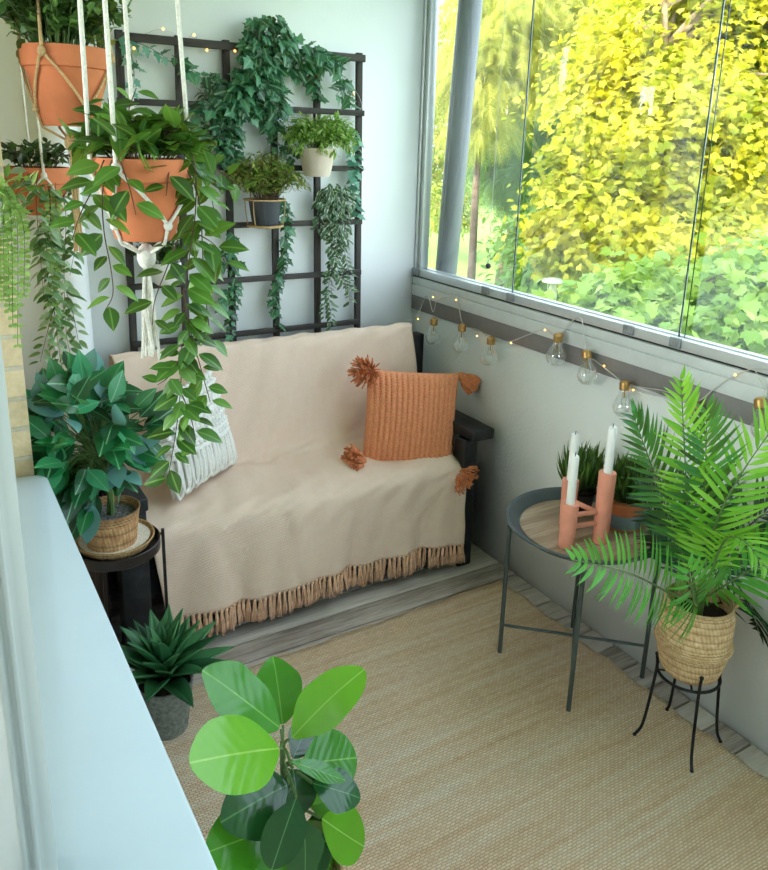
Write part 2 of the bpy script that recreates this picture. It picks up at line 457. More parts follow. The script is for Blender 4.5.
L['trail'] = leafmat('trailing_leaf', [(56,98,50),(88,128,72),(124,154,98),(164,186,158)], .45, .15, edge=(206,216,188), edgew=.18)
L['bead'] = leafmat('lime_bead_leaf', [(136,172,84),(160,192,110),(112,152,70)], .5, .15)
L['fine'] = leafmat('fine_green_leaf', [(84,136,52),(128,176,76),(172,208,112),(204,222,158)], .5, .25)
L['olive'] = leafmat('olive_fine_leaf', [(74,116,46),(116,154,64),(156,176,88),(176,156,100)], .5, .2)
L['silk'] = leafmat('silk_leaf', [(14,60,38),(20,92,52),(34,130,72),(66,156,112)], .35, .12, rib=(110,176,120), ribw=.03, veins=6)
L['silk_blue'] = leafmat('blue_silk_leaf', [(82,136,132),(118,172,164),(64,116,112)], .35, .1)
L['agave'] = leafmat('agave_leaf', [(34,84,50),(50,110,64),(80,140,88)], .45, .05)
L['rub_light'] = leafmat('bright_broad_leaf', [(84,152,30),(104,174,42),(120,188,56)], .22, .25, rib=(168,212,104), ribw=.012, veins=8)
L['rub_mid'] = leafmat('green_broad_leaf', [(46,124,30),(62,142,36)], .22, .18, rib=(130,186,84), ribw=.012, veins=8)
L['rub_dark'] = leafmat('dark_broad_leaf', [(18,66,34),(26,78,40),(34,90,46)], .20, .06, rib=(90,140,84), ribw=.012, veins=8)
L['palm'] = leafmat('palm_leaf', [(40,124,34),(58,148,46),(76,166,58)], .4, .25)
L['palm_lime'] = leafmat('lime_palm_leaf', [(88,162,36),(116,186,50),(142,204,70)], .4, .3)
L['palm_mid'] = leafmat('mid_palm_leaf', [(20,86,34),(34,108,44),(56,134,60)], .4, .2)
L['palm_dark'] = leafmat('dark_palm_leaf', [(12,46,28),(20,62,38),(34,84,52)], .4, .06)
L['grass'] = leafmat('grassy_leaf', [(30,68,30),(54,96,42),(92,132,64)], .5, .2)
L['maple_gold'] = leafmat('gold_maple_leaf', [(178,178,34),(206,194,30),(230,212,36),(242,226,84),(190,190,44)], .55, .42, patch=(132,160,50))
L['maple_green'] = leafmat('green_maple_leaf', [(98,156,40),(130,180,54),(164,196,60),(84,140,50)], .55, .4)
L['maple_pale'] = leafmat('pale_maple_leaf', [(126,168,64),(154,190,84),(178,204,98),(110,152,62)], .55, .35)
L['larch'] = leafmat('larch_needles', [(176,174,64),(206,200,96),(140,158,70)], .7, .35)
L['spruce'] = leafmat('spruce_needles', [(84,124,72),(108,146,84),(70,108,66)], .7, .25)
L['far'] = leafmat('far_leaf', [(140,150,58),(168,170,74),(112,136,60),(176,160,84)], .7, .35)
L['far_green'] = leafmat('far_green_leaf', [(96,140,66),(120,160,80),(80,122,60)], .7, .3)

# ------------------------------------------------------------------ foliage helpers
def scat(mb, T, items):
    if not items: return
    mb.scatter(T, [i[0] for i in items], [i[1] for i in items], [i[2] for i in items], [i[3] for i in items])
def vine(st, items, pts, r, spacing=.03, size=.05, sr=.0012, droop=-.35, start=0.0, k=6, face=None, jit=.3, pair=False):
    P = smoothpath(pts, k)
    st.tube(P, [sr*(1-.5*i/len(P)) for i in range(len(P))], 5)
    acc = 0; nxt = spacing*.5; side = 1; tot = sum((P[i+1]-P[i]).length for i in range(len(P)-1))
    for i in range(len(P)-1):
        d = P[i+1]-P[i]; ln = d.length
        if ln < 1e-6: continue
        tg = d/ln
        while nxt < acc+ln:
            p = P[i] + tg*(nxt-acc)
            if nxt/tot >= start:
                for q in ((1,-1) if pair else (side,)):
                    a = r.uniform(-1, 1)*.9 + (0 if q > 0 else PI)
                    e1 = tg.orthogonal().normalized() if abs(tg.z) < .6 else V((1,0,0))
                    if face is not None:
                        f = V(face); e1 = tg.cross(f); e1 = e1.normalized() if e1.length > .05 else V((1,0,0))
                        e2 = (f - tg*f.dot(tg)).normalized()
                        out = e1*math.cos(a)*1.0 + e2*abs(math.sin(a))*.6
                    else:
                        e2 = tg.cross(e1)
                        a = r.uniform(0, 2*PI); out = e1*math.cos(a) + e2*math.sin(a)
                    y = out + tg*r.uniform(.1, .7) + V((0,0,droop*r.uniform(.4, 1.4))) + rv(r, jit*.5)
                    z = (V(face) if face is not None else out)*.6 + V((0,0,.8)) + rv(r, jit)
                    sz = size*r.uniform(.65, 1.2)*(1-.35*max(0, nxt/tot-.6))
                    items.append((p + y.normalized()*size*.08, y, z, sz))
            side = -side; nxt += spacing*r.uniform(.75, 1.3)
        acc += ln
def bush(st, items, base, r, n=14, h=.15, spread=.12, spacing=.02, size=.03, sr=.001, stem_r0=.02, up=1.0, droop=0.0, flat=1.0):
    base = V(base)
    for i in range(n):
        a = r.uniform(0, 2*PI); q = math.sqrt(r.random()); s = spread*q
        hh = h*(1 - .45*q*q)*r.uniform(.75, 1.1)
        e = base + V((math.cos(a)*s, math.sin(a)*s*flat, hh*up))
        b = base + V((math.cos(a)*stem_r0*q, math.sin(a)*stem_r0*q, 0))
        m = b.lerp(e, .5) + V((0,0,hh*.22)) 
        e2 = e + V((math.cos(a)*s*.25, math.sin(a)*s*.25*flat, droop*h))
        vine(st, items, [b, m, e, e2], r, spacing, size, sr, droop=.15, start=.2, k=4)

# ------------------------------------------------------------------ the setting
RW, BW, FX = 1.893, 2.865, .187      # inner faces: right parapet, back wall, brick outer face of the flat
mb = MB()
y = -3.0
while y < 2.86:                        # deck boards run across the balcony
    mb.box((FX+.005, y, -.028), (RW-.004, min(y+.097, 2.86), 0))
    y += .103
struct(mb, 'floor', M['deck'], 'weathered grey wooden deck boards of the balcony floor', 'floor', bevel=.002)
mb = MB(); mb.box((-.2, -3.1, -.16), (2.05, 2.95, -.03))
struct(mb, 'floor', M['deckframe'], 'dark slab showing in the gaps under the deck boards', 'floor')
mb = MB(); mb.box((-.2, BW, -.03), (1.947, BW+.15, 2.7))
struct(mb, 'wall_back', M['wall'], 'pale painted wall behind the trellis and the bench', 'wall')
mb = MB(); mb.box((-.2, -3.15, -.03), (2.05, -3.0, .95))
struct(mb, 'wall_front', M['wall'], 'low painted end wall of the balcony opposite the bench', 'wall')
mb = MB(); mb.box((FX, -3.12, .95), (RW, -3.06, 1.0)); mb.box((FX, -3.12, 2.5), (RW, -3.06, 2.58)); mb.box((FX, -3.12, 1.0), (FX+.05, -3.06, 2.5)); mb.box((1.0, -3.11, 1.0), (1.04, -3.07, 2.5))
o = struct(mb, 'window_4', M['alu_light'], 'glazed end of the balcony opposite the bench', 'window')
mb = MB(); mb.box((FX+.05, -3.093, 1.0), (RW, -3.087, 2.5)); struct(mb, 'glass', M['pane'], '', parent=o)
mb = MB(); mb.box((RW, -3.0, -.16), (2.03, BW, .911))
struct(mb, 'wall_right', M['parapet'], 'grey painted parapet wall under the balcony glazing', 'wall')
mb = MB(); mb.box((-.12, -3.15, 2.58), (2.05, 3.0, 2.75))
struct(mb, 'ceiling', M['ceil'], 'white balcony ceiling above the hanging plants', 'ceiling')
# brick facade of the flat with the window opening the photo is taken from
mb = MB(); OY0, OY1, OZ0, OZ1 = -1.0, 1.885, .82, 2.3
mb.box((-.12, OY1, -4), (FX, 14, 7))
struct(mb, 'wall_left', M['brick'], 'yellow brick house wall at the left edge beyond the white sill', 'wall')
mb = MB()
for lo, hi in (((-.12, -14, -4), (FX, OY0, 7)), ((-.12, OY0, -4), (FX, OY1, OZ0)), ((-.12, OY0, OZ1), (FX, OY1, 7))):
    mb.box(lo, hi)
struct(mb, 'wall_left', M['wall'], 'white painted house wall under and around the window sill', 'wall')
mb = MB()
for lo, hi in (((-3, -2.2, -.1), (-.12, 2.2, 0)), ((-3, -2.2, 2.5), (-.12, 2.2, 2.6)), ((-3.1, -2.2, 0), (-3, 2.2, 2.5)), ((-3, -2.3, 0), (-.12, -2.2, 2.5)), ((-3, 2.2, 0), (-.12, 2.3, 2.5))):
    mb.box(lo, hi)
struct(mb, 'wall_indoor', M['wall'], 'pale walls of the room behind the window opening', 'wall')
mb = MB()
for lo, hi in (((-3,.70,.85),(-2.96,.75,2.2)),((-3,1.95,.85),(-2.96,2.0,2.2)),((-3,.75,.85),(-2.96,1.95,.90)),((-3,.75,2.15),(-2.96,1.95,2.2)),((-3,1.32,.9),(-2.96,1.38,2.15))): mb.box(lo, hi)
struct(mb, 'added_window', M['frame_white'], 'added unseen window frame around the fill light in the room behind the camera', 'window', bevel=.003)  # unseen frame, added only to go with the fill light below
al = bpy.data.lights.new('added_room_fill', 'AREA'); al.shape = 'RECTANGLE'; al.size = 1.2; al.size_y = 1.25; al.energy = 20; al.color = (.95,.98,1.0)  # added fill light that brightens the parapet; no known source stands here
ao = bpy.data.objects.new('added_room_fill', al); COL.objects.link(ao); ao.location = (-2.955,1.35,1.525); ao.rotation_euler = V((1,0,0)).to_track_quat('-Z','Z').to_euler()
# white sill board with a rounded far corner
poly = [(-.12, OY0), (.208, OY0), (.208, 1.815)] + [(.168+.04*math.cos(a), 1.815+.04*math.sin(a)) for a in [i*PI/16 for i in range(1, 9)]] + [(-.12, 1.855)]
mb = MB(); mb.prism(poly, 'z', .82, .85)
struct(mb, 'sill', M['sill'], 'wide white window sill board running along the left edge', 'window sill', bevel=.004)
# fixed window post at the left edge: stile with beads, standing on the sill
prof = [(-.30,.70),(.0225,.70),(.0225,.696),(.0265,.693),(.0285,.696),(.0300,.700),(.0325,.700),(.0335,.695),(.0365,.692),(.0385,.696),(.0395,.701),(.0445,.701),(.0545,.703),(.0555,.712),(.0555,.76),(-.30,.76)]
prof = [(max(x, -.10), y) for x, y in prof]
mb = MB(); mb.prism([(x, y) for x, y in prof], 'z', .85, 2.3)
struct(mb, 'window_2', M['frame_white'], 'white moulded window post at the left edge of the view', 'window')
mb = MB()
mb.box((-.10, .76, .85), (-.03, 1.88, .91)); mb.box((-.10, .76, 2.24), (-.03, 1.88, 2.3)); mb.box((-.10, 1.82, .91), (-.03, 1.88, 2.24))
o = struct(mb, 'window_3', M['frame_white'], 'white frame of the closed window beside the post', 'window', bevel=.004)
mb = MB(); mb.box((-.068, .76, .91), (-.062, 1.82, 2.24)); struct(mb, 'glass', M['pane'], '', parent=o)
# balcony glazing: dark band, aluminium beam, track, clips, frameless panes
def along(name, mat, poly, label, y0=-3.0, y1=BW, bevel=.0015):
    mb = MB(); mb.prism(poly, 'y', y0, y1)
    return struct(mb, name, mat, label, 'trim', bevel=bevel)
along('trim_1', M['band'], [(1.888,.911),(2.03,.911),(2.03,.975),(1.888,.975)], 'dark grey band along the top of the parapet')
along('trim_2', M['alu'], [(1.884,.975),(2.03,.975),(2.03,1.055),(1.886,1.055),(1.886,1.0255),(1.8895,1.0245),(1.8895,1.0225),(1.884,1.0215)], 'grey aluminium beam above the dark band')
along('trim_3', M['black'], [(1.899,1.055),(2.0,1.055),(2.0,1.063),(1.899,1.063)], 'thin dark gap under the glazing track', bevel=0)
along('trim_4', M['alu_light'], [(1.888,1.062),(1.955,1.062),(1.955,1.093),(1.932,1.093),(1.932,1.087),(1.914,1.087),(1.914,1.093),(1.888,1.093)], 'light aluminium track holding the glass panes')
mb = MB(); mb.box((1.905, BW-.035, 1.09), (1.945, BW, 2.58)); mb.box((1.893, BW-.012, 1.09), (1.905, BW, 2.58))
struct(mb, 'trim_5', M['alu_light'], 'narrow aluminium profile where the glazing meets the back wall', 'trim', bevel=.002)
along('trim_6', M['alu_light'], [(1.888,2.50),(1.955,2.50),(1.955,2.58),(1.888,2.58)], 'upper glazing track under the ceiling')
mb = MB(); pa, pb = [(2.000,2.769,1.082),(2.000,2.695,2.173)]; pa, pb = V(pa), V(pb); pd_ = (pb-pa)/(pb.z-pa.z)
p0, p1 = pa + pd_*(-.1-pa.z), pa + pd_*(2.75-pa.z)
mb.tube([p0, p1], .048, 20); mb.tube([p0+V((-.046,-.006,0)), p1+V((-.046,-.006,0))], .006, 6)
struct(mb, 'trim_7', M['pole'], 'grey aluminium post leaning slightly outside the first glass pane', 'post')
seams = [2.832, 2.226, 1.464, .72, -.02, -.76, -1.50, -2.24, -2.99]
for i in range(len(seams)-1):
    y1, y0 = seams[i], seams[i+1]
    mb = MB(); mb.box((1.920, y0+.002, 1.090), (1.926, y1-.002, 2.52))
    w = struct(mb, 'window_1', M['pane'], ('clear frameless glass pane next to the back wall, in front of the grey post', 'clear frameless glass pane between the first and second seams', 'clear frameless glass pane right of the second seam, above the palm', 'clear frameless glass pane on the near stretch of glazing')[min(i,3)], 'window'); w['group'] = 'balcony glass panes'
    mb = MB(); mb.box((1.9195, y0+.0008, 1.088), (1.9265, y0+.0032, 2.52)); struct(mb, 'pane_edge', M['pane_edge'], '', parent=w)
    if i == 1:
        mb = MB(); mb.box((1.9305, y0-.012, 1.088), (1.9335, y0-.010, 2.52)); struct(mb, 'pane_edge', M['pane_edge'], '', parent=w)
ncl = 0
for yy in (2.835, 2.345, 2.195, 1.625, 1.447):
    c = MB(); c.box((1.881, yy-.020, 1.066), (1.890, yy+.020, 1.0955)); c.box((1.879, yy-.012, 1.071), (1.882, yy+.012, 1.088))
    o = c.build('track_clip', M['clip'], None, smooth=False, bevel=.002)
    wh = {2.835: 'in the corner by the back wall', 2.345: 'above the third bulb from the wall', 2.195: 'beside the first pane seam', 1.625: 'left of the palm tip', 1.447: 'behind the palm tip'}.get(yy, 'on the near stretch of track')
    tag(o, 'small grey clip on the glazing track ' + wh, 'clip', 'glazing track clips')
# pull cord with a black knob
t = thing('pull_cord', 'thin white pull cord with a black knob hanging at the first glass pane', 'cord', (1.91, 2.369, 1.165))
mb = MB(); mb.tube([(1.912,2.369,1.18),(1.912,2.37,2.5)], .0012, 5); mb.build('cord', M['cable'], t)
mb = MB(); mb.ball((1.912,2.369,1.171), .011, 8); mb.build('knob', M['pot_dark'], t)
# drainpipe
t = thing('drainpipe', 'white drainpipe on the back wall left of the trellis', 'pipe', (.448, 2.795, 0))
mb = MB(); mb.lathe([(.060,0),(.060,2.58)], (.448,2.795,0), 28); mb.build('pipe', M['pipe'], t)
mb = MB(); mb.lathe([(.0605,.0),(.066,.005),(.066,.86),(.0605,.868)], (.448,2.795,0), 28); mb.build('pipe_sleeve', M['pipe'], t)
# rug
P = np.zeros((90, 120, 3)); rr = random.Random(3)
xs = np.linspace(.29, 1.795, 90); ys = np.linspace(-1.1, 2.025, 120)
for i, x in enumerate(xs):
    for j, yv in enumerate(ys):
        ex = .004*math.sin(yv*31)+.003*math.sin(yv*77+1); ey = .004*math.sin(x*24)+.002*math.sin(x*60)
        fx = (x-.29)/(1.505)
        P[i,j] = (x+ex*(1 if fx > .5 else -1), yv+ey*(j/119)+.03*(fx-.9)*(j/119), .011 + .0015*math.sin(yv*210+math.sin(x*9)))
mb = MB(); mb.grid(P)
o = mb.build('rug', M['rug'], None, solid=0); md = o.modifiers.new('thick', 'SOLIDIFY'); md.thickness = .009; md.offset = -1
tag(o, 'large woven jute rug lying on the balcony deck', 'rug')
# ------------------------------------------------------------------ bench, throw, cushions
t = thing('bench_sofa', 'black stained wooden bench sofa mostly covered by a beige throw', 'sofa', (1.14, 2.45, 0))
def part_box(name, mat, lo, hi, parent, bev=.004, Mx=None):
    mb = MB(); mb.box(lo, hi, Mx); return mb.build(name, mat, parent, smooth=False, bevel=bev)
for x0, x1 in ((.430,.515),(1.715,1.778)):
    part_box('leg', M['bench'], (x0, 2.195, 0), (x1, 2.265, .535), t)
part_box('leg', M['bench'], (.445, 2.64, 0), (.515, 2.71, .80), t); part_box('leg', M['bench'], (1.735, 2.60, 0), (1.80, 2.68, .53), t)
part_box('back_post', M['bench'], (1.775, 2.665, .36), (1.828, 2.72, .842), t)
part_box('armrest', M['bench'], (.415, 2.175, .535), (.518, 2.70, .578), t, .006)
part_box('armrest', M['bench'], (1.735, 2.172, .535), (1.836, 2.66, .578), t, .006)
part_box('seat_base', M['bench'], (.516, 2.25, .20), (1.714, 2.62, .36), t)
part_box('side_rail', M['bench'], (.44, 2.265, .20), (.51, 2.64, .30), t); part_box('side_rail', M['bench'], (1.722, 2.265, .20), (1.772, 2.60, .30), t)
part_box('seat_cushion', M['padding'], (.535, 2.225, .36), (1.712, 2.56, .432), t, .02)
Mr = Matrix.Translation((0, 2.60, .42)) @ Matrix.Rotation(math.radians(-13), 4, 'X')
part_box('back_cushion', M['padding'], (.56, .0, 0), (1.768, .07, .46), t, .02, Mr)

# throw: draped over the back, the seat and the front edge
path = [(2.745,.66),(2.742,.80),(2.735,.865),(2.715,.884),(2.69,.882),(2.672,.862),(2.655,.80),(2.625,.66),(2.595,.53),(2.575,.482),(2.545,.463),(2.50,.460),(2.40,.455),(2.30,.452),(2.245,.445),(2.212,.424),(2.200,.385),(2.196,.30),(2.193,.20),(2.190,.118)]
left = [.545,.545,.545,.545,.547,.550,.552,.545,.540,.536,.530,.528,.524,.522,.522,.524,.530,.542,.555,.566]
right = [1.775,1.775,1.775,1.775,1.775,1.773,1.770,1.765,1.755,1.742,1.73,1.725,1.722,1.72,1.718,1.722,1.732,1.728,1.722,1.716]
pp = smoothpath([V((0, a, b)) for a, b in path], 6); nl = len(path)
def itp(arr, f):
    i = min(int(f), len(arr)-2); return arr[i]+(arr[i+1]-arr[i])*(f-i)
NU, NV = 150, len(pp); P = np.zeros((NU, NV, 3)); UV = np.zeros((NU, NV, 2)); acc = 0
def hem_drop(u): return .012*math.sin(u*3.0) - .02*(1-u)*0 + .006*math.sin(u*17)
for j in range(NV):
    f = j/6.0; f = min(f, nl-1)
    d = (pp[min(j+1, NV-1)] - pp[max(j-1, 0)]).normalized(); nrm = V((0, d.z, -d.y))
    if j: acc += (pp[j]-pp[j-1]).length
    drop = max(0, min(1, (f-14.5)/4.5)); seat = max(0, 1-abs(f-12)/3.2); back = max(0, 1-abs(f-7)/3.0); crease = max(0, 1-abs(f-9.6)/1.6)
    for i in range(NU):
        u = i/(NU-1); x = itp(left, f)*(1-u) + itp(right, f)*u
        w0 = .0022*math.sin(u*70+f*1.9+2*math.sin(f*.8))
        w = drop*(.011*math.sin(u*23+1.5*math.sin(u*7)+.8*drop)+.006*math.sin(u*51+2+drop*1.5)+.012*math.sin(u*9+drop*2)+.010*math.exp(-(((u-.13-.10*drop)/.025)**2))+.008*math.exp(-(((u-.36-.03*drop)/.018)**2))+.008*math.exp(-(((u-.62+.04*drop)/.02)**2)))
        w += seat*(.006*math.sin(u*14+f*1.7)+.004*math.sin(u*31-f*2.3)+.010*math.exp(-((u-.55-.05*f+.6)/.1)**2))
        w += back*(.004*math.sin(u*11+f)+.003*math.sin(u*27-f*1.3)) + crease*.006*math.sin(u*19)
        w += w0 + .003*math.sin(u*40+f*3)*math.sin(f*2+u*8)
        if 0 < seat < 2: w -= .006*math.exp(-((u-.5)/.3)**2)*seat
        P[i,j] = (x + .004*math.sin(f*2.1)*(1 if u > .9 else 0), pp[j].y - abs(w)*0 + nrm.y*-w, pp[j].z + nrm.z*-w + (hem_drop(u)*drop))
        UV[i,j] = (u*1.22, acc)
mb = MB(); mb.grid(P, uv=UV)
throw = mb.build('throw_blanket', M['blanket'], None, auto=False)
md = throw.modifiers.new('thick', 'SOLIDIFY'); md.thickness = .004; md.offset = 0
tag(throw, 'cream beige woven throw with a fringed hem draped over the bench', 'throw')
tas = []
for s_ in range(4):
    rr = random.Random(40+s_); mb = MB()
    mb.ball((0,0,-.004), .0065, 6)
    for k in range(9):
        a = rr.uniform(0, 6.28); q = rr.uniform(.002,.0055); x, y = q*math.cos(a), q*math.sin(a); w = rr.uniform(-.006,.006)
        ln = rr.uniform(.074,.088)
        mb.tube([(x*.5,y*.5,0),(x*1.1,y*.9,-.03),(x*1.3+w,y+rr.uniform(-.003,.003),-ln*.7),(x*1.5+w*1.5,y*1.3,-ln)], [.0026,.0031,.0033,.0030], 5)
    tas.append(mb.mesh('tassel'))
    tas[-1].materials.append(M['fringe'])
rr = random.Random(5); NT_ = 66
for k in range(NT_):
    u = (k+.5)/NT_; i = u*(NU-1); i0 = int(i); p = P[i0, NV-1]*(1-(i-i0)) + P[min(i0+1, NU-1), NV-1]*(i-i0)
    o = bpy.data.objects.new('tassel', tas[rr.randrange(4)]); COL.objects.link(o); o.parent = throw
    o.location = (p[0], p[1]-.001, p[2]+.002); o.rotation_euler = (rr.uniform(-.08,.05), rr.uniform(-.12,.12), rr.uniform(0,6.28))

def pillow_fn(BL, BR, TL, TR, thick, pinch=.06):
    BL, BR, TL, TR = V(BL), V(BR), V(TL), V(TR)
    n = ((BR-BL).cross(TL-BL)).normalized()
    def f(u, v, side):               # u, v in -1..1
        uu = u*(1-pinch*(1-v*v)*1.0); vv = v*(1-pinch*(1-u*u))
        a, b = (uu+1)/2, (vv+1)/2
        p = (BL*(1-a)+BR*a)*(1-b) + (TL*(1-a)+TR*a)*b
        h = thick*(max(0, (1-u*u))*max(0, (1-v*v)))**.42
        return p + n*h*side
    return f, n
def tassel_mb(r, length=.07, nst=46, spread=.45, ball=.016):
    mb = MB(); mb.ball((0,0,-.008), ball, 7)
    for k in range(nst):
        a = r.uniform(0, 6.28); q = math.sqrt(r.random()); e = length*(1-.35*q*spread)*r.uniform(.88, 1.05)
        sx, sy = math.cos(a)*q, math.sin(a)*q; w = rv(r, .004)
        mb.tube([(sx*.006, sy*.006, -.006), V((sx*.020*(1+spread), sy*.020*(1+spread), -e*.45)), V((sx*.024*(1+spread*1.6), sy*.024*(1+spread*1.6), -e))+w], [.0026,.0030,.0026], 5)
    return mb
# rust crocheted cushion
BLp, BRp, TLp, TRp = (1.382,2.400,0.440), (1.712,2.265,0.397), (1.453,2.500,0.777), (1.823,2.400,0.740)
f, nrm = pillow_fn(BLp, BRp, TLp, TRp, .062, .035)
rust = thing('crochet_cushion', 'rust orange crocheted cushion with a tassel on each corner', 'cushion', tuple((V(BLp)+V(BRp))/2))
NP = 190; cols, rows = 17, 34
for side, nm in ((1,'cover_front'),(-1,'cover_back')):
    P2 = np.zeros((NP, NP, 3))
    for i in range(NP):
        for j in range(NP):
            u, v = -1+2*i/(NP-1), -1+2*j/(NP-1)
            cu = (u+1)/2*cols; rvv = (v+1)/2*rows
            st = abs(math.sin(PI*cu))**.7
            sub = abs(math.sin(PI*(rvv + .5*(int(cu) % 2) + .35*math.sin(2*PI*cu))))**.8
            hole = math.exp(-(((cu % 1)-.02)**2+(((cu % 1)-.98)**2 if False else 0))/.01)*math.exp(-(((rvv % 1)-.5)**2)/.05) + math.exp(-(((cu % 1)-1)**2)/.01)*math.exp(-(((rvv % 1)-.5)**2)/.05)
            edge = max(0, 1-max(abs(u), abs(v))**14)
            d = (.0040*st + .0030*sub*st - .0065*hole)*edge
            p = f(u, v, side) + nrm*side*d
            P2[i,j] = p
    if side < 0: P2 = P2[::-1]
    mb = MB(); mb.grid(P2); mb.build(nm, M['rust'], rust, auto=False)
for c, d, sp, nm, sc in ((V(TLp)+V((0,-.01,-.005)), (-.62,-.62,.16), .9, 0, 1.15), (V(TRp)+V((0,0,-.008)), (.62,-.40,-.50), .25, 1, 1.2), (V(BLp)+V((-.01,-.035,.018)), (-.80,-.10,.22), .55, 2, 1.35), (V(BRp)+V((.0,-.03,.0)), (.25,-.80,-.28), .75, 3, 1.25)):
    rr = random.Random(60+nm); mb = tassel_mb(rr, .062 if nm != 1 else .070, 120, sp)
    dd = V(d).normalized(); q = V((0,0,-1)).rotation_difference(dd).to_matrix().to_4x4()
    Mx = Matrix.Translation(V(c)+dd*.004) @ q @ Matrix.Scale(sc, 4)
    for k in range(len(mb.v)):
        mb.v[k] = np.array([tuple(Mx @ V(p)) for p in mb.v[k]])
    mb.build('tassel', M['rust2'], rust)
# white macrame cushion
BLw, BRw = V((.635,2.335,.478)), V((.915,2.545,.478))
upv = V((-.055,.075,.325))
f, nrm = pillow_fn(BLw, BRw, BLw+upv, BRw+upv+V((0,0,.01)), .060, .05)
mac = thing('macrame_cushion', 'white macrame cushion with looped fringe beside the trailing plant', 'cushion', tuple((BLw+BRw)/2))
for side, nm in ((1,'cover_front'),(-1,'cover_back')):
    P2 = np.array([[tuple(f(-1+2*i/40, -1+2*j/40, side)) for j in range(41)] for i in range(41)])
    if side < 0: P2 = P2[::-1]
    mb = MB(); mb.grid(P2); mb.build(nm, M['white_yarn'], mac, auto=False)
mb = MB(); rr = random.Random(8)
def on(u, v, h): return f(max(-1,min(1,u)), max(-1,min(1,v)), 1) + nrm*h
NC = 15
for k in range(NC+1):                       # diamond lattice in the upper part
    for sgn in (1, -1):
        pts = []
        for j in range(25):
            v = 1 - 1.22*j/24; ph = (j/24*7 + (k % 2)*.5)
            tri = abs((ph % 1)*2-1)
            u = -1 + 2*(k + sgn*(tri-.5)*1.0)/NC
            pts.append(on(u, v, .006+.003*math.sin(j*2.1+k)))
        mb.tube(pts, .0048, 5)
    for j in range(8):
        v = .98 - .16*j
        mb.ball(on(-1+2*(k+(j % 2)*.5)/NC, v, .009), .0095, 5, (1.1,1,1))
for lv in (.40,-.06,-.24):
    mb.tube([on(-1+2*i/40, lv+.015*math.sin(i*1.7), .011) for i in range(41)], .0075, 6)
mb.build('macrame_net', M['white_yarn'], mac)
mb = MB()
for k in range(17):                         # hanging loops along the lower edge
    u = -.95+1.90*k/16; w = rr.uniform(.075,.125); ln = rr.uniform(.75,.98); pts = []
    for j in range(17):
        a = j/16; s_ = math.sin(PI*a)
        uu = u + w*math.cos(PI*a)*(.6+.6*s_); v = -.25 - ln*.82*s_
        pts.append(on(uu, max(v, -1), .010+.010*s_+rr.uniform(0,.003)) + V((0,0,min(0,(v+1))*.1)))
    mb.tube(pts, .0062, 6)
mb.build('looped_fringe', M['white_yarn'], mac)

# dark box in the gap left of the bench
mb = MB(); mb.box((.205,2.27,.0),(.405,2.70,.52)); b = mb.build('storage_box', M['box'], None, smooth=False, bevel=.006)
tag(b, 'dark brown wooden box in the gap left of the bench, behind the small tray table', 'box')
part_box('lid', M['bench'], (.200,2.262,.521), (.408,2.705,.548), b, .005)

# ------------------------------------------------------------------ trellis
TY = 2.832
t = thing('trellis', 'dark stained wooden trellis of crossed slats against the back wall', 'trellis', (1.13, TY, 0))
for x0, x1 in ((.667,.655),(.866,.85),(1.036,1.036),(1.217,1.219),(1.394,1.404),(1.578,1.592)):
    mb = MB(); w = .0125
    mb.poly([(x+dx, TY+dy, z) for z, x in ((0, x1+(x1-x0)*.8), (1.955, x0)) for dx, dy in ((-w,-.009),(w,-.009),(w,.009),(-w,.009))], [(3,2,1,0),(4,5,6,7),(0,1,5,4),(1,2,6,5),(2,3,7,6),(3,0,4,7)])
    mb.build('post', M['trellis'], t, smooth=False, bevel=.002)
m_h = m_wood('dark_stained_rails', ((44,40,36),(66,62,58),(84,79,73)), 'x', 1.0, .65, .2)
for z, hh in ((1.934,.0135),(1.731,.0108),(1.518,.0105),(1.307,.0105),(1.099,.0105),(.887,.0105)):
    mb = MB(); mb.box((.652 if hh > .012 else .645, TY-.024, z-hh), (1.595, TY-.0092, z+hh)); mb.build('rail', m_h, t, smooth=False, bevel=.002)

# ------------------------------------------------------------------ round side table
TC = V((1.674, 1.522, 0)); ZT = .497
t = thing('side_table', 'round grey-green metal tray table with an oak top by the parapet', 'table', tuple(TC))
mb = MB(); mb.lathe([(.0,.486),(.20,.486),(.208,.490),(.236,.512),(.243,.515),(.246,.5185),(.243,.522),(.238,.522),(.2305,.517),(.204,.494),(.0,.494)], TC, 72); mb.build('tray_rim', M['tray'], t)
mb = MB(); mb.lathe([(.0,.4935),(.198,.4935),(.198,ZT),(0,ZT)], TC, 64); mb.build('oak_inlay', M['oak'], t)
lg = [(1.508,1.679),(1.513,1.364),(1.838,1.369),(1.834,1.676)]
for x, y in lg:
    mb = MB(); mb.tube([(x,y,0),(x,y,.50)], .0072, 10); mb.build('leg', M['metal_grey'], t)
for a, b in ((0,2),(1,3)):
    z = .115 + (.008 if a else 0); mb = MB(); p, q = V((*lg[a], z)), V((*lg[b], z)); mb.tube([p.lerp(q,.0), q.lerp(p,.0)], .0048, 8); mb.build('cross_bar', M['metal_grey'], t)

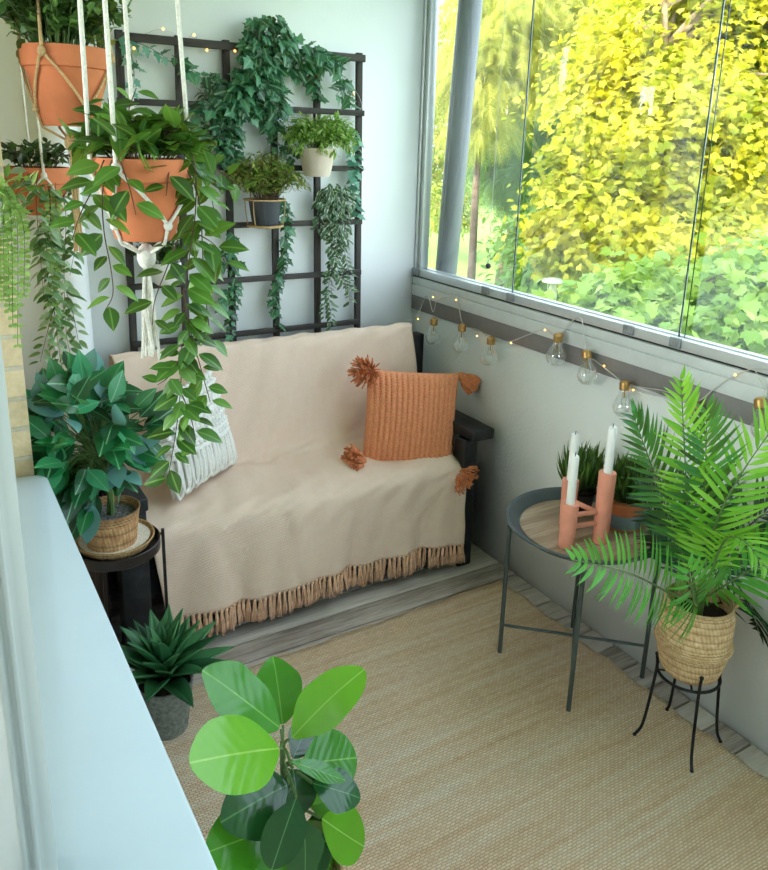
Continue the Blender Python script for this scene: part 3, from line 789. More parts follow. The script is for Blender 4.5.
# candle holder and candles
A, B, Cc = V((1.541,1.466,ZT)), V((1.653,1.440,ZT)), V((1.640,1.568,ZT))
h = thing('candle_holder', 'pink terracotta candle holder of three joined tubes', 'candle holder', tuple((A+B+Cc)/3))
def tube_cup(c, hh, r0, r1):
    mb = MB(); mb.lathe([(r0,0),(r1,hh-.004),(r1-.001,hh),(.0145,hh),(.0142,hh-.03),(.0,hh-.032)], c, 28); return mb
for c, hh in ((A,.138),(B,.222),(Cc,.150)):
    tube_cup(c, hh, .0225, .0255).build('holder_tube', M['terra_pink'], h)
for a, b, z0, z1 in ((A,B,.062,.062),(A,B,.098,.098),(B,Cc,.085,.085)):
    mb = MB(); p, q = a+V((0,0,z0)), b+V((0,0,z1)); mb.tube([p.lerp(q,.15), q.lerp(p,.15)], .0078, 10); mb.build('joining_bar', M['terra_pink'], h)
for c, z0, z1, lab in ((A,.108,.285,'short front white candle in the lowest holder tube'),(B,.192,.362,'tall white candle in the highest holder tube, on the right'),(Cc,.12,.298,'white candle in the rear holder tube, half hidden behind the front one')):
    k = thing('taper_candle', lab, 'candle', tuple(c+V((0,0,z0))), group='white taper candles')
    mb = MB(); mb.lathe([(.0128,z0),(.0122,z1-.004),(.0105,z1),(.003,z1-.001),(0,z1-.002)], c, 20); mb.build('wax', M['wax'], k)
    mb = MB(); mb.tube([c+V((0,0,z1-.003)), c+V((.001,0,z1+.006)), c+V((.003,.001,z1+.010))], .0013, 6); mb.build('wick', M['wick'], k)
# two grassy pots at the back of the table
def grass_pot(c, prof, mat, lab, seed, glz=None):
    g = thing('table_plant', lab, 'potted plant', tuple(c), group='grassy plants on the side table')
    mb = MB(); mb.lathe(prof, c, 32); o = mb.build('pot', mat, g)
    if glz:
        mb = MB(); mb.lathe(glz, c, 32); mb.build('glazed_band', M['glaze'], o)
    top = max(p[1] for p in prof)
    mb = MB(); mb.lathe([(0,top-.012),(prof[-1][0]*1.0+.008,top-.012)], c, 24); mb.build('soil', M['soil'], g)
    r = random.Random(seed); it = []
    for k in range(300):
        a = r.uniform(0,6.28); q = math.sqrt(r.random()); tilt = q*.95
        p = c + V((math.cos(a)*q*.035, math.sin(a)*q*.035, top-.012+r.uniform(0,.03)))
        d = V((math.cos(a)*tilt, math.sin(a)*tilt, 1)) + rv(r,.25)
        it.append((p, d, V((math.cos(a),math.sin(a),.4)), r.uniform(.09,.15)*(1-.2*q)))
    mb = MB(); scat(mb, BLADE, it)
    st = MB(); it2 = []
    for k in range(16):
        a = r.uniform(0,6.28); q = r.random()
        b = c+V((math.cos(a)*.02,math.sin(a)*.02,top-.01)); e = b+V((math.cos(a)*.05*q,math.sin(a)*.05*q,r.uniform(.07,.12)))
        vine(st, it2, [b, b.lerp(e,.5)+V((0,0,.01)), e], r, .008, .035, .0008, .1, .2)
    scat(mb, LANCE, it2)
    mb.build('grass_blades', L['grass'], g); st.build('stems', M['stem'], g)
grass_pot(V((1.735,1.612,ZT)), [(.036,0),(.046,.085),(.047,.09),(.042,.09)], M['pot_dark'], 'grassy plant in a dark pot behind the candles', 31)
grass_pot(V((1.787,1.478,ZT)), [(.046,0),(.052,.004),(.062,.06),(.0645,.088),(.062,.092),(.056,.092)], M['terra'], 'grassy plant in a terracotta pot with a blue grey glazed band', 32, [(.0535,.010),(.0632,.055),(.0634,.058)])

# ------------------------------------------------------------------ small tray table at the left, with pot
LC = V((.385,2.010,0))
t = thing('tray_table', 'small round dark metal tray table left of the bench', 'table', tuple(LC))
mb = MB(); mb.lathe([(0,.520),(.112,.520),(.117,.524),(.118,.552),(.116,.554),(.1135,.552),(.112,.528),(0,.528)], LC, 56); mb.build('tray', M['bronze'], t)
for k, a in enumerate((-.05, 1.7, 3.25)):
    d = V((math.cos(a), math.sin(a), 0)); p = LC+d*.127
    mb = MB(); mb.tube([p, p+V((0,0,.558))], .0048, 8); mb.tube([p+V((0,0,.545)), LC+d*.116+V((0,0,.545))], .0038, 8); mb.build('leg', M['bronze'], t)
mb = MB(); mb.tube([LC+V((math.cos(a)*.127,math.sin(a)*.127,.10)) for a in [2*PI*i/40 for i in range(40)]], .004, 6, closed=True); mb.build('lower_ring', M['bronze'], t)
WC = LC+V((-.002,.0,.529))
w = thing('wicker_tray', 'shallow wicker tray with a crocheted centre on the small dark tray table', 'tray', tuple(WC))
mb = MB(); mb.lathe([(.0,0),(.070,0),(.088,.010),(.104,.034),(.107,.037),(.104,.040),(.098,.036),(.085,.016),(.070,.007),(0,.006)], WC, 60, wob=.012, seed=2); mb.build('rim', M['wicker'], w)
mb = MB(); mb.lathe([(.0,.0065),(.066,.0075),(.080,.018),(.093,.034)], WC, 60); mb.build('crochet_centre', M['doily'], w)
BC = V((.372,1.992,.538))
p = thing('potted_foliage_plant', 'bushy green and teal artificial plant in a woven pot on the small tray table', 'potted plant', tuple(BC))
mb = MB(); mb.lathe([(.058,0),(.062,.003),(.073,.095),(.0775,.118),(.0785,.123),(.0755,.124),(.072,.112),(.069,.09)], BC, 44); mb.build('woven_pot', M['basket2'], p)
mb = MB(); mb.lathe([(0,.104),(.071,.102)], BC, 30); mb.build('gravel', M['gravel'], p)
st = MB(); it = []; it2 = []; r = random.Random(21)
top = BC+V((0,0,.10))
for k in range(4): st.tube([top+V((r.uniform(-.008,.008),r.uniform(-.008,.008),-.01)), top+V((r.uniform(-.012,.012),r.uniform(-.012,.012),.07)), top+V((r.uniform(-.03,.0),r.uniform(-.02,.02),.17))], [.006,.005,.004], 6)
for k in range(78):
    # crown: a leaning egg above the pot
    while True:
        q = rv(r, 1)
        if .25 < q.length < 1: break
    e = V((.322,1.96,.865)) + V((q.x*.150, q.y*.10, q.z*.185)); e.x = max(e.x - .10*max(0,-q.z)*.3 + .02*q.z, .235); b = top+V((r.uniform(-.03,.01),r.uniform(-.02,.02),.10+.10*r.random()))
    m_ = b.lerp(e,.55)+V((0,0,.03)); out = (e-V((.34,1.96,.83))).normalized()
    ps = smoothpath([b,m_,e],4); st.tube(ps, .0016, 5)
    for j in range(4):
        y = out*.8 + V((0,0,-.25)) + rv(r,.75); y.x = max(y.x, -.35) if e.x < .25 else y.x
        z = V((.25,-.55,.75)) + rv(r,.45)
        (it if r.random() < .87 else it2).append((e+rv(r,.015), y, z, r.uniform(.070,.104)))
st.build('stems', M['stem'], p); mb = MB(); scat(mb, oval(.52,6,.18,-.18,.45), it); mb.build('foliage', L['silk'], p)
mb = MB(); scat(mb, oval(.52,6,.18,-.18,.45), it2); mb.build('pale_foliage', L['silk_blue'], p)['label'] = 'greyish teal leaves'

# agave on the floor
AC = V((.462,1.875,0))
p = thing('potted_agave', 'dark green agave in a mottled grey pot on the floor beside the sill', 'potted plant', tuple(AC))
mb = MB(); mb.lathe([(.050,0),(.056,.003),(.070,.10),(.078,.165),(.079,.172),(.074,.172),(.070,.150)], AC, 36); mb.build('pot', M['pot_grey'], p)
mb = MB(); mb.lathe([(0,.155),(.071,.153)], AC, 24); mb.build('soil', M['soil'], p)
it = []; r = random.Random(12)
for k in range(36):
    a = k*2.39996; ring = k/36; el = math.radians(16+70*ring); ln = (.17+.05*r.random())*(1-.25*ring)
    d = V((math.cos(a)*math.cos(el), math.sin(a)*math.cos(el), math.sin(el)))
    if AC.x + d.x*ln < .25: d.x *= .6; d.z += .3
    if AC.y + d.y*ln > 1.965: d.y *= max(.1, (1.965-AC.y)/(d.y*ln)); d.z += .35
    it.append((AC+V((math.cos(a)*.012,math.sin(a)*.012,.165+.03*ring)), d, V((-d.x*.3,-d.y*.3,1)), ln))
AG = oval(.31,8,.55,-.10,.35,.9); mb = MB(); scat(mb, AG, it); o = mb.build('leaves', L['agave'], p); md = o.modifiers.new('thick','SOLIDIFY'); md.thickness = .004
# ------------------------------------------------------------------ broad-leaved plant in the foreground
RC = V((.497, 1.115, 0))
p = thing('potted_rubber_plant', 'broad-leaved bright green plant standing on the rug in the foreground', 'potted plant', tuple(RC))
mb = MB(); mb.lathe([(.085,.011),(.092,.014),(.104,.12),(.107,.205),(.108,.212),(.103,.213),(.100,.19)], RC, 48, wob=.006); mb.build('woven_pot', M['basket'], p)
mb = MB(); mb.lathe([(0,.185),(.101,.183)], RC, 30); mb.build('soil', M['soil'], p)
crown = (0.487,1.120,0.535)
st = MB(); st.tube(smoothpath([RC+V((0,0,.18)), RC+V((-.004,.0,.35)), V(crown)+V((0,0,-.10)), crown],6), .0055, 8)
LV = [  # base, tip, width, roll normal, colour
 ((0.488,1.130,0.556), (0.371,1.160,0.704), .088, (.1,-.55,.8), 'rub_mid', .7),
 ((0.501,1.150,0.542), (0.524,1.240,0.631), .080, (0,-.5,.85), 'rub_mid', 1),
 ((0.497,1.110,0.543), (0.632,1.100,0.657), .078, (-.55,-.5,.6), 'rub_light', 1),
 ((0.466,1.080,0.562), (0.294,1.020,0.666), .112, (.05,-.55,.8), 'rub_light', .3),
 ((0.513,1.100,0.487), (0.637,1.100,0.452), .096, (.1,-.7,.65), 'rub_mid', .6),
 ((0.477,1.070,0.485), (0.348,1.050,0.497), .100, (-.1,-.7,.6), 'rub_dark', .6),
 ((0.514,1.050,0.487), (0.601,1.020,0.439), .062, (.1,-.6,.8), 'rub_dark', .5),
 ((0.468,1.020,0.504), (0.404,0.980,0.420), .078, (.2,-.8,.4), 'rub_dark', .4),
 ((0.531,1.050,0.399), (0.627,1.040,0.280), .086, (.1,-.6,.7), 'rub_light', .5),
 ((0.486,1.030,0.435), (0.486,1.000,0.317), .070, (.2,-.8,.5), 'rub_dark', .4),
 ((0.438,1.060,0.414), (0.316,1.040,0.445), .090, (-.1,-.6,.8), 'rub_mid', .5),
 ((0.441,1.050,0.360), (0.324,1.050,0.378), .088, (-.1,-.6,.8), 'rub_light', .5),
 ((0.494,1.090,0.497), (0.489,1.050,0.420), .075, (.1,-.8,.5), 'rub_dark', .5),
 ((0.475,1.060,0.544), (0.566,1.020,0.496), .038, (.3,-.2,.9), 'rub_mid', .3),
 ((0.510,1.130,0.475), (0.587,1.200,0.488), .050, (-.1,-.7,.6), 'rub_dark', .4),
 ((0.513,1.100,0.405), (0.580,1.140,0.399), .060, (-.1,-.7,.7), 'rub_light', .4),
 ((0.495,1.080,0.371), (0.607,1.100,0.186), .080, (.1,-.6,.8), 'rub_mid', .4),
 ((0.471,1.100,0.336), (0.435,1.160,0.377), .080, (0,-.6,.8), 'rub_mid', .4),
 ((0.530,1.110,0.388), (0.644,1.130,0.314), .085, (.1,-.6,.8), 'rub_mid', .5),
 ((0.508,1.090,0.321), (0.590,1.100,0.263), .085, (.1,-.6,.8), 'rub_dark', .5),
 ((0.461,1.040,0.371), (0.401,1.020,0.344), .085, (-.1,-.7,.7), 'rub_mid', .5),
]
groups = {}
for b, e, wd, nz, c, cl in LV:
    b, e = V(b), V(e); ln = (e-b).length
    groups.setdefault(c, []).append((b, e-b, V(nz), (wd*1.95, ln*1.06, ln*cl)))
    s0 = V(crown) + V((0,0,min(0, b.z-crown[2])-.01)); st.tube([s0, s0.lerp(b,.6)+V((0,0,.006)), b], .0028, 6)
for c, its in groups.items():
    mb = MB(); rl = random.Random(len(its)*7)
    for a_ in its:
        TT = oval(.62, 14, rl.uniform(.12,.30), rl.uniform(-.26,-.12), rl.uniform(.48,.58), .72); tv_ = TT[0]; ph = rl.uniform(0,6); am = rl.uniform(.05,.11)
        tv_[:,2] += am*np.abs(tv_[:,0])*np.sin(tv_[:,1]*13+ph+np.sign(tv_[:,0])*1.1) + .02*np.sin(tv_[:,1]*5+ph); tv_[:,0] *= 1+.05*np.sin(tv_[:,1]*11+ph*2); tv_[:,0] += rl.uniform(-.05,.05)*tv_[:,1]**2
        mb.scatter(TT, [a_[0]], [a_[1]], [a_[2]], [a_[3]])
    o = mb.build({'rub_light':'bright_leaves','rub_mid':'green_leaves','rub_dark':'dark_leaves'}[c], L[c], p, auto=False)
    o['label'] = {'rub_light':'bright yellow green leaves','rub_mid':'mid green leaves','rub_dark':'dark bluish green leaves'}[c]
    md = o.modifiers.new('sub','SUBSURF'); md.levels = md.render_levels = 1
st.build('stem', M['stem'], p)

# ------------------------------------------------------------------ palm in a belly basket on a wire stand
PC = V((1.700, 1.120, 0))
s = thing('plant_stand', 'black wire plant stand with four splayed legs under the palm basket', 'plant stand', tuple(PC))
ring = [PC+V((math.cos(a)*.082, math.sin(a)*.082, .236)) for a in [2*PI*i/48 for i in range(48)]]
mb = MB(); mb.tube(ring, .0042, 8, closed=True); mb.tube([ring[6], ring[30]], .003, 6); mb.tube([ring[18]+V((0,0,-.006)), ring[42]+V((0,0,-.006))], .003, 6); mb.build('ring', M['black_metal'], s)
for fx, fy in ((1.633,1.021),(1.604,1.193),(1.797,1.053),(1.770,1.216)):
    d = (V((fx,fy,0))-PC).normalized()
    mb = MB(); mb.tube(smoothpath([PC+d*.0895+V((0,0,.285)), PC+d*.086+V((0,0,.24)), PC+d*.094+V((0,0,.13)), PC+d*.104+V((0,0,.05)), V((fx,fy,.006+.011))],5), .0042, 8)
    mb.ball(PC+d*.0895+V((0,0,.287)), .0062, 6); mb.ball((fx,fy,.017), .0055, 6); mb.build('leg', M['black_metal'], s)
p = thing('potted_palm', 'tall green palm in a belly-shaped seagrass basket on the wire stand', 'potted plant', tuple(PC+V((0,0,.242))))
mb = MB()
mb.lathe([(0.0000,.2415),(0.0637,.243),(0.0779,.256),(0.0876,.288),(0.0938,.322),(0.1009,.336),(0.1031,.345),(0.1000,.354),(0.0947,.364),(0.0965,.39),(0.0956,.425),(0.0912,.450),(0.0885,.462),(0.0881,.468),(0.0841,.468),(0.0858,.445),(0.0885,.40),(0.0000,.40)], PC, 64, wob=.008, seed=4)
bk = mb.build('basket', M['basket'], p)
mb = MB(); mb.lathe([(0,.418),(.089,.416)], PC, 30); mb.build('soil', M['soil'], p)
for sx in (-1, 1):
    d = (V((-.97, .10, 0)) if sx < 0 else V((.95, -.25, 0))).normalized(); q = V((-d.y, d.x, 0))
    mb = MB(); mb.tube(smoothpath([PC+d*0.0877+q*.030+V((0,0,.456)), PC+d*0.1092+q*.026+V((0,0,.456)), PC+d*0.1217+V((0,0,.448)), PC+d*0.1092-q*.026+V((0,0,.456)), PC+d*0.0913-q*.030+V((0,0,.446)), PC+d*0.0895-q*.005+V((0,0,.43)), PC+d*0.0895+q*.02+V((0,0,.44))],5), .0052, 7)
    mb.build('handle', M['jute_cord'], bk)
mb = MB(); r = random.Random(77)
B0 = PC+V((-.005,-.005,.45))
mb.tube([PC+V((0,0,.41)), B0+V((0,0,.03)), B0+V((0,0,.08))], [.013,.012,.008], 8)
mb.build('trunk', M['stem'], p)
def frond(pts, ll, mat, seed, nleaf=30, up=(0,0,1), start=.22, ang=55, droop=.15, wd=.092):
    nleaf = int(nleaf*.72); r = random.Random(seed); P = smoothpath([B0+V((r.uniform(-.008,.008), r.uniform(-.008,.008), .0))]+[V(q) for q in pts], 10); n = len(P)
    st = MB(); st.tube(P, [.0036*(1-.75*i/n) for i in range(n)], 6); it = []
    cum = [0]
    for i in range(n-1): cum.append(cum[-1]+(P[i+1]-P[i]).length)
    T = cum[-1]; i = 0
    for k in range(nleaf):
        t_ = start + (1-start)*k/(nleaf-1); s_ = min(t_*T, T*.9999)
        while i < n-2 and cum[i+1] < s_: i += 1
        q = P[i].lerp(P[i+1], (s_-cum[i])/max(1e-6, cum[i+1]-cum[i])); tg = (P[i+1]-P[i]).normalized()
        u_ = V(up); u_ = (u_-tg*u_.dot(tg)).normalized(); side = tg.cross(u_)
        env = (math.sin(PI*min(1,(t_-start)/(1-start)*.80+.16)))**.65
        A_ = math.radians(ang*(1-.55*max(0,t_-.55)/.45))
        for sg in (1,-1):
            if k == nleaf-1 and sg < 0: continue
            y = side*sg*math.sin(A_) + tg*math.cos(A_) + u_*.22 + rv(r,.09)
            it.append((q, y, u_ - side*sg*.35 + rv(r,.08), (ll*1.0, ll*env*r.uniform(.93,1.05), ll*droop*6)))
    nl_ = 0; lm = MB(); TT = oval(wd, 6, .35, -.16, .30, 1.0); lm.scatter(TT, [a[0] for a in it], [a[1] for a in it], [a[2] for a in it], [a[3] for a in it])
    for q_ in lm.v + st.v: q_[:,0] = np.minimum(q_[:,0], 1.884)
    fr = lm.build('frond', L[mat], p, auto=False); st.build('midrib', M['stem'] if mat != 'palm_dark' else M['stem_dark'], fr)
    return fr
CAMUP = (-.45,-.75,.3)
frond([(1.600,1.120,0.725),(1.526,1.100,0.910),(1.430,1.070,1.132)], .120, 'palm_lime', 1, 36, CAMUP, .30, 46)
frond([(1.644,1.110,0.690),(1.583,1.080,0.867),(1.523,1.060,1.054)], .135, 'palm_mid', 2, 38, CAMUP, .22, 56)
frond([(1.626,1.170,0.652),(1.558,1.200,0.816),(1.466,1.220,0.998)], .135, 'palm_mid', 3, 34, (-.2,-.8,.5), .25, 50)
frond([(1.633,1.070,0.698),(1.646,1.030,0.871),(1.717,0.980,1.057)], .145, 'palm_lime', 4, 34, CAMUP, .22, 56)
frond([(1.463,1.050,0.598),(1.254,1.000,0.735),(1.024,0.950,0.856)], .125, 'palm', 5, 34, (-.35,-.8,.45), .18, 58)
frond([(1.547,1.030,0.550),(1.438,0.970,0.655),(1.381,0.950,0.743)], .135, 'palm', 6, 26, CAMUP, .10, 64)
frond([(1.634,1.040,0.684),(1.600,0.970,0.741),(1.588,0.900,0.711)], .12, 'palm_lime', 7, 22, (-.1,-.2,1), .40, 60)
frond([(1.703,1.060,0.538),(1.757,1.030,0.585),(1.849,1.000,0.627)], .15, 'palm', 8, 24, (0,-.4,.9), .2, 60)
frond([(1.801,1.120,0.580),(1.840,1.100,0.661),(1.914,1.060,0.735)], .16, 'palm_dark', 9, 26, CAMUP, .25, 62)
frond([(1.707,1.220,0.531),(1.690,1.260,0.615),(1.630,1.300,0.714)], .15, 'palm_dark', 10, 26, (0,-.6,.7), .25, 62)
frond([(1.778,1.110,0.436),(1.863,1.100,0.425),(2.008,1.050,0.344)], .13, 'palm_dark', 11, 22, (0,-.5,.9), .25, 60)
frond([(1.705,1.170,0.557),(1.725,1.190,0.662),(1.739,1.200,0.779)], .16, 'palm_dark', 12, 26, CAMUP, .25, 62)

# ------------------------------------------------------------------ three hanging terracotta pots in knotted cord hangers
def terracotta(c, rim, hh, lab, name='hanging_pot_plant'):
    g = thing(name, lab, 'hanging plant', tuple(c), group='hanging terracotta pots')
    r0 = rim*.66; z = -hh
    mb = MB(); mb.lathe([(r0*.93,z),(r0,z+.004),(rim*.92,-.044),(rim*.985,-.042),(rim,-.038),(rim,-.004),(rim*.985,0),(rim*.90,0),(rim*.87,-.03)], c, 56)
    mb.build('pot', M['terra'], g)
    mb = MB(); mb.lathe([(0,-.020),(rim*.885,-.022)], c, 30); mb.build('soil', M['soil'], g)
    return g
def hanger(c, rim, hh, mat, lab, angs, rc, top, topr, tail, kn=(.006,-.02), split=True, thin=1.0, name='macrame_hanger'):
    g = thing(name, lab, 'plant hanger', tuple(V(c)+V((0,0,-hh-.03))), group='knotted cord plant hangers')
    c = V(c); ups = []; n = len(angs)
    for k, a in enumerate(angs):
        d = V((math.cos(a), math.sin(a), 0)); up = c + d*(rim+rc*1.6) + V((0,0,kn[1])); ups.append((a, up))
        mb = MB(); mb.tube(smoothpath([V(top)+d*topr, (V(top)+d*topr).lerp(up,.5), up],8), rc, 8); mb.ball(up, rc*2.4, 6, (1,1,1.3)); mb.build('cord', mat, g)
    mb = MB(); g0 = c + V((0,0,-hh-.035)); zl = -hh*.80; r0 = rim*.66 + (rim*.92-rim*.66)*(hh+zl)/(hh-.04) + rc*1.5
    lows = []
    for k in range(n):
        a0, a1 = angs[k], angs[(k+1) % n] + (2*PI if k == n-1 else 0); am = (a0+a1)/2
        low = c + V((math.cos(am)*r0, math.sin(am)*r0, zl)); lows.append(low); mb.ball(low, rc*2.0, 6)
        for a in (a0, a1):
            pts = []
            for j in range(9):
                f = j/8; aa = a+(am-a)*f; zz = kn[1] + (zl-kn[1])*f
                rr_ = (rim if zz > -.042 else rim*.66+(rim*.93-rim*.66)*(hh+zz)/(hh-.042)) + rc*1.3
                pts.append(c+V((math.cos(aa)*rr_, math.sin(aa)*rr_, zz)))
            mb.tube(pts, rc*.8, 7)
        b = c + V((math.cos(am)*rim*.66, math.sin(am)*rim*.66, -hh-.004)); mb.tube([low, b, g0], rc*.8, 7)
    mb.build('net', mat, g)
    mb = MB(); mb.ball(g0, rc*4.2, 7, (1,1,1.4)); r = random.Random(int(hh*1e4))
    for k in range(12):
        a = r.uniform(0,6.28); q = r.uniform(.2,1)*rc*3.2; w = rv(r,.008)
        mb.tube(smoothpath([g0, g0+V((math.cos(a)*q, math.sin(a)*q, -tail*.4)), g0+V((math.cos(a+.8)*q+w.x, math.sin(a+.8)*q+w.y, -tail*r.uniform(.8,1)))],5), rc*.75, 5)
    mb.build('tail', mat, g)
    mb = MB(); hk = V((top[0], top[1], 2.578)); mb.tube([hk, hk.lerp(V(top),.6)], .003, 6); mb.tube([V(top)+V((math.cos(a)*topr, math.sin(a)*topr, .0)) for a in [2*PI*i/28 for i in range(28)]], .005, 7, closed=True)
    for a in (0, PI/2, PI, 3*PI/2): mb.tube([hk.lerp(V(top),.6), V(top)+V((math.cos(a)*topr, math.sin(a)*topr, 0))], .002, 5)
    mb.build('ceiling_hook', M['black_metal'], g)
    return g
# camera-facing direction at these pots is about azimuth -105 degrees
# --- big middle pot
MC = V((0.406,1.600,1.578)); mr = .0895
g = terracotta(MC, mr, .158, 'largest hanging terracotta pot with long trailing striped leaves, in the middle')
hanger(MC, mr, .158, M['cord'], 'white cotton cord hanger carrying the largest terracotta pot', [math.radians(x) for x in (-178,-132,-2,82)], .0046, (MC.x-.015, MC.y, 2.45), .075, .22)
st = MB(); it = []; r = random.Random(101); F = (-.25,-.85,.35)
bush(st, it, MC+V((0,0,-.015)), r, 52, .085, .105, .016, .058, .0012, .05)
for pl_, sp in (
  ([(0.465,1.550,1.596),(0.488,1.530,1.582),(0.490,1.530,1.492),(0.472,1.530,1.384),(0.454,1.530,1.262),(0.444,1.530,1.125),(0.430,1.530,1.029),(0.408,1.530,0.924)], .017),
  ([(0.475,1.560,1.577),(0.503,1.550,1.500),(0.507,1.550,1.379),(0.512,1.550,1.274),(0.520,1.550,1.198)], .019),
  ([(0.457,1.530,1.324),(0.465,1.520,1.243),(0.483,1.520,1.166),(0.502,1.520,1.083)], .018),
  ([(0.454,1.530,1.199),(0.420,1.520,1.153),(0.393,1.520,1.135)], .018),
  ([(0.446,1.530,1.103),(0.458,1.520,1.061),(0.468,1.520,1.003)], .016),
  ([(0.479,1.540,1.442),(0.526,1.530,1.411),(0.553,1.530,1.359)], .018),
  ([(0.489,1.570,1.586),(0.545,1.600,1.566),(0.603,1.630,1.535),(0.633,1.640,1.509)], .022),
  ([(0.492,1.570,1.582),(0.542,1.620,1.535),(0.565,1.640,1.471)], .022),
  ([(0.337,1.540,1.575),(0.311,1.510,1.523),(0.308,1.510,1.450),(0.316,1.510,1.376),(0.316,1.510,1.328),(0.298,1.510,1.296)], .021),
  ([(0.325,1.550,1.575),(0.294,1.520,1.522),(0.270,1.520,1.478),(0.253,1.520,1.433)], .020),
  ([(0.347,1.520,1.576),(0.355,1.490,1.524),(0.363,1.490,1.478)], .026),
  ([(0.443,1.530,1.577),(0.431,1.510,1.541),(0.426,1.510,1.511)], .020),
  ([(0.454,1.540,1.423),(0.425,1.530,1.366),(0.400,1.530,1.308),(0.392,1.530,1.258)], .03),
  ([(0.386,1.600,1.593),(0.381,1.580,1.657),(0.394,1.560,1.706)], .018),
  ([(0.367,1.600,1.593),(0.355,1.600,1.651),(0.350,1.600,1.687)], .018)):
    vine(st, it, pl_, r, sp*.98, .056, .0016, -.15, .05, 6, F, .35)
mb = MB(); scat(mb, oval(.60,6,.2,-.2,.42), it); mb.build('foliage', L['pothos'], g); st.build('stems', M['stem_brown'], g)
# --- upper pot
UC = V((0.331,1.900,1.798))
g = terracotta(UC, .0895, .162, 'topmost hanging terracotta pot, full of small round leaves')
hanger(UC, .0895, .162, M['jute_cord'], 'tan jute cord hanger around the topmost terracotta pot', [math.radians(x) for x in (-127,-10,55,150)], .0036, (UC.x, UC.y, 2.45), .07, .26, kn=(.006,-.016), name='macrame_hanger')
st = MB(); it = []; it2 = []; r = random.Random(111)
bush(st, it, UC+V((-.012,0,-.012)), r, 110, .17, .13, .015, .034, .0014, .05)
bush(st, it2, UC+V((.072,-.01,-.012)), r, 12, .13, .035, .014, .024, .0012, .012)
vine(st, it, [UC+V((-.06,-.02,0)), UC+V((-.10,-.03,.02)), UC+V((-.115,-.03,.01))], r, .012, .026, .0014, .0, 0, 5)
mb = MB(); scat(mb, ROUND, it); mb.build('foliage', L['jade'], g); mb = MB(); scat(mb, ROUND, it2); mb.build('yellow_foliage', L['jade_yellow'], g)['label'] = 'yellowish round leaves'
st.build('stems', M['stem'], g)
# --- left pot
QC = V((0.323,2.400,1.529))
g = terracotta(QC, .085, .128, 'left hanging terracotta pot with small leaves trailing far down')
hanger(QC, .085, .128, M['cord'], 'thin white cord hanger carrying the left terracotta pot', [math.radians(x) for x in (-185,-88,-5,92)], .0036, (QC.x-.02, QC.y, 2.45), .06, .56)
st = MB(); it = []; it3 = []; r = random.Random(121)
bush(st, it3, QC+V((0,0,-.012)), r, 40, .075, .10, .015, .036, .0012, .05)
for pl_ in ([(0.333,2.330,1.524),(0.336,2.310,1.445),(0.331,2.310,1.324),(0.324,2.310,1.171),(0.324,2.310,1.040),(0.335,2.310,0.910)], [(0.371,2.360,1.523),(0.380,2.350,1.401),(0.363,2.350,1.247),(0.355,2.350,1.073),(0.364,2.350,0.975)],
            [(0.315,2.320,1.529),(0.300,2.300,1.447),(0.298,2.300,1.313),(0.297,2.300,1.175)], [(0.395,2.380,1.528),(0.420,2.370,1.454),(0.405,2.370,1.328),(0.381,2.370,1.228)], [(0.329,2.310,1.170),(0.300,2.300,1.089),(0.272,2.300,0.999)], [(0.354,2.340,1.220),(0.374,2.340,1.132),(0.384,2.340,1.042)], [(0.296,2.330,1.529),(0.276,2.310,1.493),(0.248,2.310,1.457)], [(0.332,2.310,1.392),(0.311,2.300,1.285),(0.317,2.300,1.173)]):
    vine(st, it, pl_, r, .0125, .045, .0011, -.2, .05, 6, F, .4)
itb = []
for q in ([(0.345,2.330,1.519),(0.335,2.310,1.432),(0.328,2.310,1.310),(0.315,2.310,1.157)], [(0.358,2.330,1.519),(0.350,2.310,1.432),(0.338,2.310,1.310),(0.318,2.310,1.099)]):
    q = smoothpath(q, 10); st.tube(q, .0009, 5)
    for pt in q[6:]:
        for sg in (1,-1): itb.append((pt, V((sg*.9,-.35,-.1))+rv(r,.25), V((0,-.8,.5))+rv(r,.2), r.uniform(.014,.019)))
mb = MB(); scat(mb, ROUND, itb); mb.build('bead_strands', L['bead'], g)['label'] = 'lime green bead-leaved strands'
mb = MB(); scat(mb, OVAL, it); mb.build('trailing_foliage', L['trail'], g); mb = MB(); scat(mb, OVAL, it3); mb.build('foliage', L['dark'], g); st.build('stems', M['stem_dark'], g)
# --- lime bead strands beside the left pot
SC_ = V((0.139,1.790,1.514))
g = thing('bead_plant', 'lime green bead-leaved strands hanging at the left edge below the left terracotta pot', 'hanging plant', tuple(SC_))
st = MB(); it = []; it2 = []; r = random.Random(131)
BD = [[(0.165,1.760,1.516),(0.160,1.750,1.409),(0.150,1.750,1.287)], [(0.170,1.740,1.513),(0.175,1.720,1.452),(0.159,1.720,1.240)], [(0.175,1.760,1.504),(0.189,1.750,1.449),(0.167,1.750,1.189)], [(0.172,1.730,1.500),(0.194,1.700,1.444),(0.183,1.700,1.302)], [(0.152,1.760,1.531),(0.146,1.760,1.429),(0.140,1.760,1.328)], [(0.174,1.750,1.508),(0.167,1.730,1.412),(0.156,1.730,1.269)]]
for q in BD:
    q = smoothpath(q, 13); st.tube(q, .0008, 5)
    for i, pt in enumerate(q):
        for sg in (1,-1):
            it.append((pt, V((sg*.9, -.35, -.1))+rv(r,.25), V((0,-.8,.5))+rv(r,.2), r.uniform(.010,.014)))
bush(st, it2, SC_+V((.02,0,-.03)), r, 14, .05, .085, .014, .032, .001, .03)
for q in ([(0.165,1.750,1.518),(0.163,1.730,1.481),(0.162,1.730,1.432)], [(0.171,1.740,1.519),(0.180,1.720,1.481),(0.183,1.720,1.436)]): vine(st, it2, q, r, .014, .028, .001, -.2, 0, 6, F, .4)
